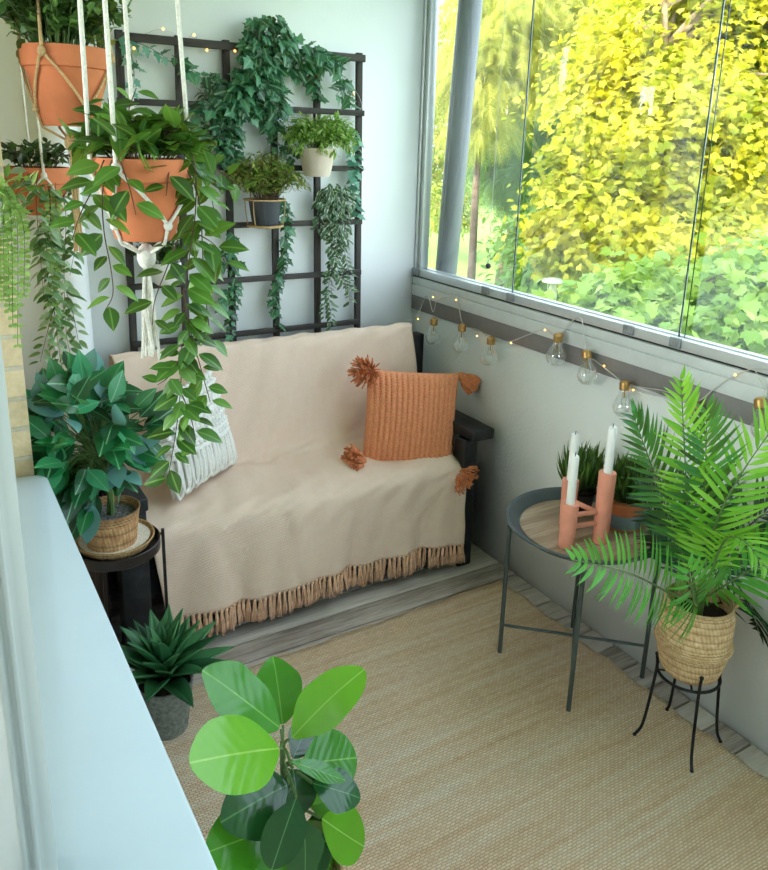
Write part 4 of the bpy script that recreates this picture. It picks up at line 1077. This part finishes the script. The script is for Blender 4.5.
mb = MB(); scat(mb, ROUND, it); mb.build('bead_leaves', L['bead'], g); mb = MB(); scat(mb, OVAL, it2); mb.build('foliage', L['fine'], g); st.build('stems', M['stem'], g)
mb = MB(); mb.lathe([(.040,-.07),(.052,-.02),(.055,0),(.050,0),(.048,-.012),(0,-.012)], SC_+V((.0,0,-.028)), 28); mb.build('pot', M['pot_white'], g)
mb = MB(); mb.tube([SC_+V((-.03,0,-.03)), SC_+V((0,0,.45)), V((SC_.x, SC_.y, 2.298))], .0022, 6); mb.tube([SC_+V((.03,0,-.03)), SC_+V((0,0,.45))], .0022, 6); mb.build('cord', M['cord'], g)
# ------------------------------------------------------------------ plants on the trellis
FW = (0,-1,.15)
def ivy(name, lab, strands, size, sp, seed, mat='ivy', cat='ivy', T=IVY, blobs=(), group='ivy on the trellis', face=FW, stem='stem_dark'):
    r = random.Random(seed); st = MB(); it = []
    g = thing(name, lab, cat, tuple(strands[0][0]), group=group)
    for s_ in strands: vine(st, it, s_, r, sp, size, .0013, -.45 if T is IVY else -.2, 0, 6, face, .4 if T is IVY else .6)
    for c, (rx, ry, rz), n in blobs:
        for k in range(n):
            q = rv(r, 1)
            while q.length > 1: q = rv(r, 1)
            p_ = V(c) + V((q.x*rx, q.y*ry, q.z*rz)); p_.y = min(p_.y, 2.845)
            it.append((p_, V((q.x*.8, -.25, -.6))+rv(r,.5), V((q.x*.3,-.8,.5))+rv(r,.45), size*r.uniform(.65,1.15)))
    mb = MB(); scat(mb, T, it); mb.build('leaves', L[mat], g); st.build('stems', M[stem], g)
    return g
ivy('ivy_garland', 'dense dark green ivy heaped over the top middle of the trellis', [
  [(1.160,2.800,1.930),(1.190,2.800,1.847),(1.181,2.800,1.742),(1.196,2.800,1.655)], [(1.113,2.800,1.859),(1.074,2.800,1.789),(1.027,2.800,1.718),(1.017,2.800,1.614),(0.999,2.800,1.527)], [(1.250,2.800,1.954),(1.331,2.800,1.961),(1.414,2.800,1.932),(1.499,2.800,1.900)],
  [(1.133,2.800,1.911),(1.075,2.800,1.839),(1.007,2.800,1.802),(0.972,2.800,1.833)], [(1.074,2.800,1.772),(0.979,2.800,1.716),(0.944,2.800,1.765)], [(1.398,2.810,1.921),(1.373,2.810,1.842),(1.390,2.810,1.771)], [(1.461,2.810,1.919),(1.506,2.810,1.832),(1.538,2.810,1.741)], [(1.500,2.800,1.831),(1.462,2.800,1.792)],
  [(1.140,2.790,1.894),(1.131,2.790,1.791),(1.114,2.790,1.687)], [(1.210,2.790,1.899),(1.229,2.790,1.780),(1.216,2.790,1.684)], [(0.958,2.810,1.749),(0.926,2.810,1.687),(0.946,2.810,1.612)], [(1.041,2.800,1.684),(1.054,2.800,1.580),(1.067,2.800,1.502)]], .050, .016, 201,
  blobs=[((1.187,2.790,1.958), (.10,.05,.10), 130), ((1.140,2.790,1.853), (.09,.045,.11), 110), ((1.197,2.800,1.743), (.055,.035,.10), 70), ((1.066,2.800,1.754), (.09,.035,.07), 70), ((1.294,2.800,1.906), (.06,.03,.06), 34), ((1.021,2.810,1.649), (.05,.03,.09), 40), ((1.384,2.800,1.920),(.06,.03,.03),22)])
ivy('ivy_strand', 'thin pale blue-green ivy strand along the right post of the trellis', [[(1.558,2.810,1.674),(1.569,2.810,1.552),(1.558,2.810,1.434),(1.575,2.810,1.306)], [(1.532,2.810,1.590),(1.553,2.810,1.474),(1.569,2.810,1.375)]], .040, .016, 202, 'ivy_pale')
ivy('ivy_strand', 'narrow green ivy strand down the middle post of the trellis below the dark pot', [[(1.243,2.810,1.413),(1.250,2.810,1.303),(1.245,2.810,1.159),(1.228,2.810,1.109),(1.210,2.810,1.010),(1.221,2.810,0.907)], [(1.259,2.810,1.379),(1.263,2.810,1.244),(1.245,2.810,1.135)], [(1.236,2.810,1.128),(1.201,2.810,1.051),(1.201,2.810,0.970)]], .040, .018, 203)
ivy('ivy_strand', 'short dark ivy sprig beside the cream wall pot', [[(1.302,2.800,1.702),(1.277,2.800,1.629),(1.281,2.800,1.548)], [(1.188,2.800,1.640),(1.211,2.800,1.591),(1.244,2.800,1.577)], [(1.273,2.800,1.650),(1.244,2.800,1.620)]], .042, .018, 204)
ivy('ivy_strand', 'dark ivy strand on the left post of the trellis, behind the trailing leaves', [[(1.042,2.810,1.283),(1.032,2.810,1.178),(1.045,2.810,1.062),(1.022,2.810,0.954),(1.024,2.810,0.874)], [(1.009,2.810,1.217),(0.992,2.810,1.172),(0.968,2.810,1.143)], [(1.037,2.810,1.082),(0.996,2.810,1.034),(0.971,2.810,0.982)], [(1.023,2.810,1.140),(1.055,2.810,1.169)]], .040, .016, 205)
ivy('ivy_strand', 'pale ivy sprig at the top left corner of the trellis', [[(0.673,2.810,1.947),(0.696,2.810,1.893),(0.705,2.810,1.816),(0.695,2.810,1.761)], [(0.698,2.810,1.924),(0.762,2.810,1.905),(0.815,2.810,1.877)], [(0.714,2.810,1.863),(0.725,2.810,1.826)]], .038, .018, 206, 'ivy_pale')
ivy('ivy_strand', 'thin ivy vine crossing the upper left squares of the trellis', [[(0.833,2.800,1.887),(0.880,2.800,1.856),(0.928,2.800,1.833),(0.982,2.800,1.817)], [(0.894,2.800,1.863),(0.879,2.800,1.836),(0.866,2.800,1.848)], [(0.853,2.800,1.879),(0.874,2.800,1.875)]], .044, .020, 207)
ivy('leafy_sprig', 'loose sprig of pointed leaves left of the ivy heap on the trellis', [[(0.992,2.800,1.791),(0.954,2.800,1.748),(0.967,2.800,1.699),(0.943,2.800,1.630)], [(0.951,2.800,1.748),(0.920,2.800,1.786)], [(0.960,2.800,1.708),(0.996,2.800,1.666)], [(0.948,2.800,1.775),(0.924,2.800,1.714)]], .045, .018, 208, 'dark', 'sprig', OVAL)
ivy('variegated_trailer', 'small-leaved variegated plant trailing from the right side of the trellis', [
  [(1.434,2.790,1.455),(1.426,2.790,1.378),(1.441,2.790,1.240),(1.451,2.790,1.151),(1.430,2.790,1.038),(1.444,2.790,0.933),(1.440,2.790,0.861)], [(1.501,2.790,1.455),(1.508,2.790,1.338),(1.500,2.790,1.218),(1.526,2.790,1.094),(1.532,2.790,0.980)], [(1.470,2.790,1.436),(1.472,2.790,1.299),(1.469,2.790,1.158),(1.489,2.790,1.055)], [(1.405,2.800,1.397),(1.388,2.800,1.300),(1.366,2.800,1.281)], [(1.481,2.790,1.279),(1.455,2.790,1.179),(1.438,2.790,1.079)], [(1.448,2.790,1.037),(1.416,2.790,0.998),(1.412,2.790,0.923)], [(1.465,2.790,1.118),(1.532,2.790,1.031)]], .037, .0095, 209, 'varieg', 'trailing plant', OVAL_SMALL,
  blobs=[((1.457,2.790,1.397), (.085,.05,.07), 150), ((1.468,2.790,1.271), (.06,.04,.08), 60)], group='leafy trailers on the trellis')
# cream wall pot
c = V((1.355,2.745,1.595)); 
g = thing('trellis_pot_plant', 'feathery light green plant in a cream pot hooked on the trellis', 'potted plant', tuple(c), group='pots hooked on the trellis')
mb = MB(); mb.lathe([(.048,-.104),(.051,-.100),(.070,-.006),(.073,0),(.069,0),(.066,-.02)], c, 40); mb.build('pot', M['pot_cream'], g)
mb = MB(); mb.lathe([(0,-.015),(.067,-.016)], c, 24); mb.build('soil', M['soil'], g)
mb = MB(); pts = smoothpath([c+V((.02,.066,-.02)), c+V((.02,.070,.09)), c+V((.02,.073,.128)), c+V((.02,.092,.142)), c+V((.02,.110,.128)), c+V((.02,.112,.10))],5)
for dx in (-.011,.011): mb.tube([q+V((dx,0,0)) for q in pts], .0035, 6)
mb.build('hook', M['pot_cream'], g)
st = MB(); it = []; r = random.Random(301)
bush(st, it, c+V((.005,-.01,-.01)), r, 80, .115, .135, .0085, .034, .0009, .035, droop=-.25, flat=.55)
for k in range(60):
    a = r.uniform(-2.9,-.2); e = V((math.cos(a)*.13, -.03+math.sin(a)*.05, r.uniform(-.03,.09)))
    vine(st, it, [c+V((0,-.01,0)), c+e*.5+V((0,0,.06)), c+e], r, .009, .036, .0008, -.1, .3, 4)
mb = MB(); scat(mb, LANCE, it); mb.build('foliage', L['fine'], g); st.build('stems', M['stem'], g)
# slate pot
c = V((1.141,2.745,1.404))
g = thing('trellis_pot_plant', 'bushy olive green plant in a dark slate pot in a cane holder on the trellis', 'potted plant', tuple(c), group='pots hooked on the trellis')
mb = MB(); mb.lathe([(.046,-.090),(.049,-.086),(.060,-.004),(.062,0),(.058,0),(.055,-.02)], c, 40); mb.build('pot', M['pot_slate'], g)
mb = MB(); mb.lathe([(0,-.012),(.056,-.013)], c, 24); mb.build('soil', M['soil'], g)
mb = MB(); mb.tube([c+V((math.cos(a)*.078, math.sin(a)*.070, .002)) for a in [2*PI*i/36 for i in range(36)]], .003, 6, closed=True)
mb.tube([c+V((math.cos(a)*.066, math.sin(a)*.062, -.094)) for a in [2*PI*i/36 for i in range(36)]], .004, 6, closed=True)
mb.lathe([(0,-.0985),(.064,-.0985),(.064,-.0945),(0,-.0945)], c, 30)
mb.tube(smoothpath([c+V((-.03,.066,.0)), c+V((-.03,.062,.09)), c+V((0,.060,.125)), c+V((.03,.062,.09)), c+V((.03,.066,.0))],6), .003, 6)
for a in (-.6,-2.5,.6,2.5): mb.tube([c+V((math.cos(a)*.078, math.sin(a)*.070, .002)), c+V((math.cos(a)*.075, math.sin(a)*.066, -.05)), c+V((math.cos(a)*.066, math.sin(a)*.062, -.094))], .002, 5)
mb.build('holder', M['jute_cord'], g)
st = MB(); it = []; r = random.Random(302)
bush(st, it, c+V((0,-.01,-.01)), r, 130, .175, .140, .0095, .032, .0009, .035, droop=-.2, flat=.55)
mb = MB(); scat(mb, LANCE, it); mb.build('foliage', L['olive'], g); st.build('stems', M['stem_brown'], g)
# white round pot far left
c = V((0.760,2.745,1.193))
g = thing('trellis_pot_plant', 'round-leaved dark plant in a white pot on the trellis behind the largest hanging pot', 'potted plant', tuple(c), group='pots hooked on the trellis')
mb = MB(); mb.lathe([(.030,-.080),(.044,-.070),(.056,-.03),(.056,-.004),(.053,0),(.049,0),(.048,-.012)], c, 36); mb.build('pot', M['pot_white'], g)
mb = MB(); mb.lathe([(0,-.010),(.049,-.011)], c, 24); mb.build('soil', M['soil'], g)
mb = MB(); mb.tube(smoothpath([c+V((0,.052,-.02)), c+V((0,.070,.03)), c+V((0,.087,.050)), c+V((0,.108,.048)), c+V((0,.110,.02))],5), .003, 6); mb.build('hook', M['pot_white'], g)
st = MB(); it = []; r = random.Random(303)
bush(st, it, c+V((-.01,-.01,-.01)), r, 40, .09, .085, .012, .028, .001, .03, flat=.6)
mb = MB(); scat(mb, ROUND, it); mb.build('foliage', L['dark'], g); st.build('stems', M['stem'], g)

# ------------------------------------------------------------------ fairy lights and bulb string
g = thing('fairy_lights', 'thin wire of warm fairy lights along the top rail of the trellis', 'fairy lights', (.7,2.81,1.95))
wp_ = [(0.666,2.812,1.915),(0.732,2.812,1.940),(0.810,2.812,1.968),(0.887,2.812,1.941),(0.913,2.812,1.962),(0.960,2.812,1.911),(1.022,2.812,1.926),(1.063,2.812,1.923),(1.075,2.812,1.940),(1.127,2.812,1.921)]
mb = MB(); mb.tube(smoothpath(wp_,6), .0009, 5); mb.tube(smoothpath([(1.450,2.812,1.904),(1.485,2.812,1.849),(1.556,2.812,1.809),(1.584,2.812,1.762),(1.575,2.812,1.743)],6), .0009, 5); mb.build('wire', M['cable'], g)
for q in [(0.709,2.808,1.900),(0.683,2.808,1.849),(0.809,2.808,1.968),(0.915,2.808,1.959),(0.959,2.808,1.914),(1.061,2.808,1.919),(1.389,2.808,1.864),(1.541,2.808,1.801)]:
    mb = MB(); mb.ball(q, .0042, 6); mb.build('light', M['led'], g)
g = thing('bulb_string_lights', 'clear cable of round glass bulbs draped along the parapet beam', 'string lights', (1.865,2.7,.97))
cab = [(1.872,2.971,0.778),(1.872,2.861,0.812),(1.872,2.784,0.878),(1.872,2.744,0.971),(1.872,2.714,0.994),(1.872,2.672,0.932),(1.872,2.646,0.985),(1.872,2.569,1.016),(1.872,2.506,1.015),(1.872,2.457,0.925),(1.872,2.358,0.922),(1.872,2.275,0.908),(1.872,2.191,0.908),(1.872,2.057,0.972),(1.872,1.982,1.007),(1.872,1.920,0.996),(1.872,1.822,1.083),(1.872,1.780,0.973),(1.872,1.727,0.952),(1.872,1.668,0.933),(1.872,1.603,0.911),(1.872,1.541,0.903),(1.872,1.466,0.912),(1.872,1.347,0.929),(1.872,1.287,0.989),(1.872,1.233,1.041),(1.872,1.179,1.073),(1.872,1.123,1.079)]
cab[0] = (1.70, 2.80, .86); cab[1] = (1.80, 2.82, .865); cab[2] = (1.862, 2.79, .88)
mb = MB(); mb.tube(smoothpath(cab,6), .0016, 6); mb.tube(smoothpath([(1.870,1.601,0.912),(1.870,1.523,0.922),(1.870,1.438,0.933),(1.870,1.323,0.913),(1.870,1.202,0.864)],5), .0012, 5); mb.tube(smoothpath([(1.872,1.178,1.070),(1.872,1.140,1.020),(1.872,1.156,0.979)],5), .0014, 5); mb.build('cable', M['cable'], g)
for q in [(1.868,2.778,0.880),(1.868,2.671,0.997),(1.868,2.507,1.015),(1.868,2.357,0.898),(1.868,2.152,0.917),(1.868,1.978,1.005),(1.868,1.692,0.948),(1.868,1.565,0.903),(1.868,1.230,1.043)]:
    mb = MB(); mb.ball(q, .0034, 6); mb.build('light', M['led'], g)
bprof = [(0,-.078),(.008,-.0775),(.018,-.073),(.025,-.064),(.0285,-.052),(.0275,-.040),(.022,-.027),(.0155,-.015),(.0125,-.004),(.012,.004)]
bulb_me = MB(); bulb_me.lathe(bprof, (0,0,0), 24); bulb_me = bulb_me.mesh('glass_bulb'); bulb_me.materials.append(M['glass'])
sock = MB(); sock.lathe([(.0125,-.002),(.0135,.0),(.0126,.003),(.0135,.006),(.0126,.009),(.0135,.012),(.0126,.015),(.0132,.018),(.010,.022),(.006,.024),(0,.0245)], (0,0,0), 20); sock = sock.mesh('socket'); sock.materials.append(M['brass'])
fil = MB(); fil.tube([(-.006,0,0),(-.008,0,-.03),(-.004,.002,-.044),(0,0,-.036),(.004,-.002,-.044),(.008,0,-.03),(.006,0,0)], .0006, 5); fil.tube([(0,0,0),(0,0,-.024)], .002, 6); fil = fil.mesh('filament'); fil.materials.append(M['filament'])
bl = [(1.845,2.622,0.901),(1.845,2.426,0.917),(1.845,2.241,0.907),(1.845,1.887,0.999),(1.845,1.748,0.973),(1.845,1.579,0.915),(1.845,1.326,0.925),(1.845,1.127,0.995)]
tl = [(0,0),(.06,-.05),(.02,.03),(-.03,.06),(.1,-.30),(.05,-.12),(.2,-.3),(.1,-.4)]
for q, (a, b) in zip(bl, tl):
    bo = bpy.data.objects.new('bulb', sock); COL.objects.link(bo); bo.parent = g; bo.matrix_parent_inverse = world_of(g).inverted()
    bo.location = (q[0], q[1], q[2]-.010); bo.rotation_euler = (b, a, 0); bo.scale = (1.22, 1.22, 1.15)
    for me, nm in ((bulb_me,'glass'),(fil,'filament')):
        c_ = bpy.data.objects.new(nm, me); COL.objects.link(c_); c_.parent = bo

# ------------------------------------------------------------------ outdoors
mb = MB(); mb.grid(np.array([[(x, y, -4.2 + .25*math.sin(x*.13)+.2*math.sin(y*.17)) for y in np.linspace(-30,110,36)] for x in np.linspace(.3,120,36)]))
o = struct(mb, 'ground', M['lawn'], 'green lawn below the balcony', 'lawn', smooth=True)
lp = V((6.664,6.974,0.070))
g = thing('street_lamp', 'white mushroom-shaped garden lamp post standing outside in front of the pale maple', 'lamp post', (lp.x, lp.y, -4.1))
mb = MB(); mb.tube([(lp.x,lp.y,-4.2),(lp.x,lp.y,-3.4),(lp.x,lp.y,lp.z-.36)], [.05,.04,.035], 16); mb.build('pole', M['lampmetal'], g)
mb = MB(); mb.lathe([(.03,-.36),(.045,-.34),(.052,-.10),(.04,-.06),(0,-.06)], lp, 20); mb.build('lantern', M['pot_white'], g)
mb = MB(); mb.lathe([(.06,-.05),(.130,-.03),(.145,-.018),(.130,.0),(.07,.022),(0,.028)], lp, 36); mb.build('cap', M['lampmetal'], g)
for k in range(3):
    a = k*2.1; mb = MB(); mb.tube([lp+V((math.cos(a)*.045,math.sin(a)*.045,-.36)), lp+V((math.cos(a)*.075,math.sin(a)*.075,-.05))], .007, 6); mb.build('strut', M['lampmetal'], g)

def tree(name, lab, base, blobs, leaf, T, size, seed, per, clr=.38, bark='bark', group='trees outside the glazing', cat='tree', trunk=.12, flat=.55, down=0.0, top=None, clper=11):
    r = random.Random(seed); rng = np.random.default_rng(seed); base = V(base); clr0 = clr
    g = thing(name, lab, cat, tuple(base), group=group)
    tot = V((0,0,0)); 
    for c, q in blobs: tot += V(c)
    mid = tot/len(blobs); topz = max(c[2]+q*.5 for c, q in blobs)
    tp = V(top) if top else V((mid.x, mid.y, topz))
    tk = MB(); spine = smoothpath([base, base.lerp(tp,.35)+rv(r,.12), base.lerp(tp,.7)+rv(r,.18), tp], 5); n = len(spine)
    tk.tube(spine, [trunk*(1-.85*i/n) for i in range(n)], 10); tk.build('trunk', M[bark], g)
    br = MB(); pos = []; yd = []; zd = []
    for c, q in blobs:
        c = V(c); vol = max(6, int(clper*q*q*4))
        for k in range(vol):
            d = rv(r,1)
            while d.length > 1 or d.length < .25: d = rv(r,1)
            d = d.normalized()*(d.length**.5)
            e = c + d*q
            # nearest lower spine point carries the branch
            s0 = min(spine[n//4:], key=lambda s_: (s_-e).length + max(0, s_.z-e.z+.3)*1.5)
            m_ = s0.lerp(e,.55) + V((0,0,.12*q)) + rv(r,.1*q)
            if k % 2 == 0: br.tube(smoothpath([s0,m_,e],4), [trunk*.22*(1-.85*i/9) for i in range(9)], 5)
            clr = min(clr0, q*.42); N = per; off = rng.normal(size=(N,3))*np.array([clr, clr, clr*flat])
            P_ = np.array(e)[None,:] + off
            out = P_-np.array(c)[None,:]; out /= np.maximum(np.linalg.norm(out,axis=1,keepdims=True),.1)
            Y = out*.7 + rng.normal(size=(N,3))*.5; Y[:,2] -= .35+down
            Z = out*.5 + rng.normal(size=(N,3))*.35 + np.array([0,0,.75])
            pos.append(P_); yd.append(Y); zd.append(Z)
    br.build('branches', M[bark], g)
    pos = np.concatenate(pos); yd = np.concatenate(yd); zd = np.concatenate(zd)
    mb = MB(); mb.scatter(T, pos, yd, zd, size*rng.uniform(.6,1.25,len(pos))); mb.build('foliage', L[leaf], g, auto=False)
    return g
GZ = -4.2
def b_(*a): return a
tree('maple_tree', 'large sunlit yellow maple filling the right-hand panes', (9.3,7.0,GZ), [((9.505,7.371,2.507),1.5),((8.570,7.293,1.634),1.15),((7.527,7.137,0.695),.70),((7.947,6.608,0.614),.9),((9.361,6.631,1.475),1.3),((8.720,7.926,2.354),.75),((7.247,7.514,0.575),.36),((9.700,7.912,3.402),.9),((8.319,6.207,0.462),.7),((6.991,7.469,0.333),.22),((7.600,7.634,1.228),.4)], 'maple_gold', MAPLE, .108, 401, 125, .30, 'bark_pale', trunk=.16, flat=.45)
tree('maple_tree', 'pale green maple in shade below the yellow one, reaching up to the glass', (7.0,5.4,GZ), [((6.150,5.385,-0.160),.45),((6.368,5.032,-0.084),.5),((6.516,4.549,-0.162),.5),((6.964,4.225,0.062),.55),((6.345,5.818,0.037),.2),((5.865,5.025,-0.304),.55),((6.041,4.453,-0.231),.6),((6.500,3.979,-0.072),.7)], 'maple_pale', MAPLE, .125, 402, 100, .26, 'bark', trunk=.10, flat=.55, clper=18)
tree('maple_tree', 'green maple behind the yellow one at the right edge of the glazing', (11.6,7.3,GZ), [((11.844,8.411,3.369),1.5),((11.962,7.543,1.698),1.5),((10.989,7.572,0.709),1.0),((11.557,7.361,2.978),1.4),((11.648,8.371,2.142),1.1)], 'maple_green', MAPLE, .13, 403, 85, .36, 'bark_pale', trunk=.15)
def spray_t():
    vs = []; f = []; uv = []
    for k in range(9):
        t_ = k/8*.8; w = .030
        for sg in ((1,-1) if k < 8 else (0,)):
            ln = .30*(1-.5*t_); d = (sg*.75*ln, .66*ln + (.1 if sg == 0 else 0)); b = (0, t_)
            n = len(vs); px, py = -d[1], d[0]; q = w/math.hypot(px, py)/2
            vs += [(b[0]+px*q, b[1]+py*q, 0), (b[0]+d[0], b[1]+d[1], -.06), (b[0]-px*q, b[1]-py*q, 0)]; f.append((n, n+2, n+1)); uv += [(.2,.2)]*3
    n = len(vs); vs += [(-.012,0,0),(.012,0,0),(0,.9,-.03)]; f.append((n,n+1,n+2)); uv += [(.2,.2)]*3
    return np.array(vs, float), f, np.array(uv, float)
SPRAY = spray_t()
tree('larch_tree', 'feathery yellow larch beside the grey window post', (8.8,11.4,GZ), [((10.309,12.756,4.063),1.0),((9.773,12.496,3.015),.85),((11.505,12.666,4.173),1.1),((10.845,12.407,3.267),.7),((9.532,12.341,2.095),.5),((12.012,12.202,4.081),.7)], 'larch', SPRAY, .55, 404, 46, .36, 'bark', trunk=.12, flat=.4, down=.7, top=(10.327,13.019,4.896))
tree('spruce_tree', 'greyish green spruce in the shade behind the larch', (11.5,14.0,GZ), [((12.784,14.986,2.129),.9),((12.986,14.523,1.105),.9),((13.384,14.698,2.378),.9),((13.298,14.070,0.313),.8),((12.299,14.856,1.201),.45)], 'spruce', SPRAY, .65, 405, 40, .42, 'bark', trunk=.16, flat=.4, down=.6)
tree('birch_tree', 'pale gold tree far behind the corner of the glazing', (9.0,24.0,GZ), [((16.364,23.573,3.783),1.9),((15.199,22.297,1.442),1.5),((16.607,22.877,2.127),1.3),((14.842,21.932,-0.332),1.0),((17.178,23.519,5.140),1.0)], 'far', OVAL_SMALL, .30, 406, 26, .6, 'bark_pale', trunk=.2, clper=4)
for k, (b, bl_, lf, lab) in enumerate((
  ((22,26,GZ), [((28.421,28.170,6.942),4.2),((26.216,27.533,4.591),3.2),((29.843,26.872,5.659),4.0),((26.708,25.305,2.453),3.2)], 'far', 'broad olive gold tree in the distance behind the larch and the maple'),
  ((31,21,GZ), [((33.704,27.342,6.893),4.6),((34.686,25.042,5.449),4.6),((31.896,24.754,3.066),4.0),((34.559,22.852,2.268),4.6)], 'far_green', 'broad green tree in the distance behind the yellow maple'),
  ((17,34,GZ), [((30.295,36.221,5.266),3.4),((28.823,36.396,3.048),2.6),((31.879,35.622,6.403),3.6),((27.899,36.418,1.391),1.8)], 'far_green', 'distant green tree on the far side of the lawn, behind the spruce'))):
    tree('broadleaf_tree', lab, b, bl_, lf, OVAL_SMALL, .55, 420+k, 26, 1.1, 'bark', trunk=.3, clper=1.1)
for k, (c, q, lf, lab) in enumerate((((11.741,12.902,-0.217),.6,'far_green','low green shrub on the lawn below the spruce'), ((9.584,9.908,-0.379),.6,'far_green','green shrub behind the garden lamp'), ((24.052,33.087,-1.096),.9,'far','yellowish shrub on the far edge of the lawn'), ((11.322,10.638,-0.467),1.2,'far_green','wide green shrub under the yellow maple'))):
    tree('shrub', lab, (c[0],c[1],GZ), [(c,q),((c[0],c[1],c[2]-q*.8),q*1.1)], lf, OVAL_SMALL, .18 if q < 1.4 else .4, 440+k, 50, q*.4, 'bark', trunk=.05, cat='shrub', group='shrubs on the lawn', clper=14)

# ------------------------------------------------------------------ light, sky, camera
w = bpy.data.worlds.new('World'); S.world = w; w.use_nodes = True; nt = w.node_tree; nt.nodes.clear()
sky = nt.nodes.new('ShaderNodeTexSky'); sky.sky_type = 'NISHITA'; sky.sun_disc = False; sky.sun_elevation = math.radians(36); sky.sun_rotation = math.radians(-105); sky.air_density = 1.0; sky.dust_density = 2.5; sky.ozone_density = 1.0
mixn = nt.nodes.new('ShaderNodeMix'); mixn.data_type = 'RGBA'; mixn.inputs[0].default_value = .55
sc_ = nt.nodes.new('ShaderNodeMix'); sc_.data_type = 'RGBA'; sc_.blend_type = 'MULTIPLY'; sc_.inputs[0].default_value = 1; sc_.inputs[7].default_value = (.20,.20,.20,1)
nt.links.new(sky.outputs[0], sc_.inputs[6]); nt.links.new(sc_.outputs[2], mixn.inputs[6]); mixn.inputs[7].default_value = (.87,.965,1.03,1)
bg = nt.nodes.new('ShaderNodeBackground'); bg.inputs['Strength'].default_value = 1.0
ow = nt.nodes.new('ShaderNodeOutputWorld'); nt.links.new(mixn.outputs[2], bg.inputs[0]); nt.links.new(bg.outputs[0], ow.inputs[0])
sl = bpy.data.lights.new('sun', 'SUN'); sl.energy = .9; sl.angle = math.radians(1.2); sl.color = (1,.90,.68)
so = bpy.data.objects.new('sun', sl); COL.objects.link(so)
so.rotation_euler = V((.78,.30,-.55)).to_track_quat('-Z','Y').to_euler()

cd = bpy.data.cameras.new('camera'); co_ = bpy.data.objects.new('camera', cd); COL.objects.link(co_); S.camera = co_
FPX, CX, CY = 777.93, 386.07, 361.73; pit, yaw, rol = -.2738, .5517, .0297
fw = V((math.sin(yaw)*math.cos(pit), math.cos(yaw)*math.cos(pit), math.sin(pit))); rt = V((math.cos(yaw), -math.sin(yaw), 0)); up = rt.cross(fw)
rt2 = rt*math.cos(rol) + up*math.sin(rol); up2 = up*math.cos(rol) - rt*math.sin(rol)
co_.matrix_world = Matrix(((rt2.x, up2.x, -fw.x, 0), (rt2.y, up2.y, -fw.y, 0), (rt2.z, up2.z, -fw.z, 1.62), (0,0,0,1)))
cd.sensor_fit = 'VERTICAL'; cd.sensor_height = 24; cd.sensor_width = 24; cd.lens = FPX*24/870
cd.shift_x = (384-CX)/870; cd.shift_y = -(435-CY)/870; cd.clip_start = .02; cd.clip_end = 400
vs = S.view_settings; vs.view_transform = 'Standard'; vs.look = 'None'; vs.gamma = 1; vs.use_curve_mapping = False; vs.exposure = 2.6
S.cycles.use_denoising = True; S.cycles.max_bounces = 10; S.cycles.transparent_max_bounces = 24; S.cycles.diffuse_bounces = 5; S.cycles.caustics_reflective = False; S.cycles.caustics_refractive = False
for o in list(bpy.data.objects):
    if o.type == 'MESH' and o.data.name.startswith('pane_edge'): pass
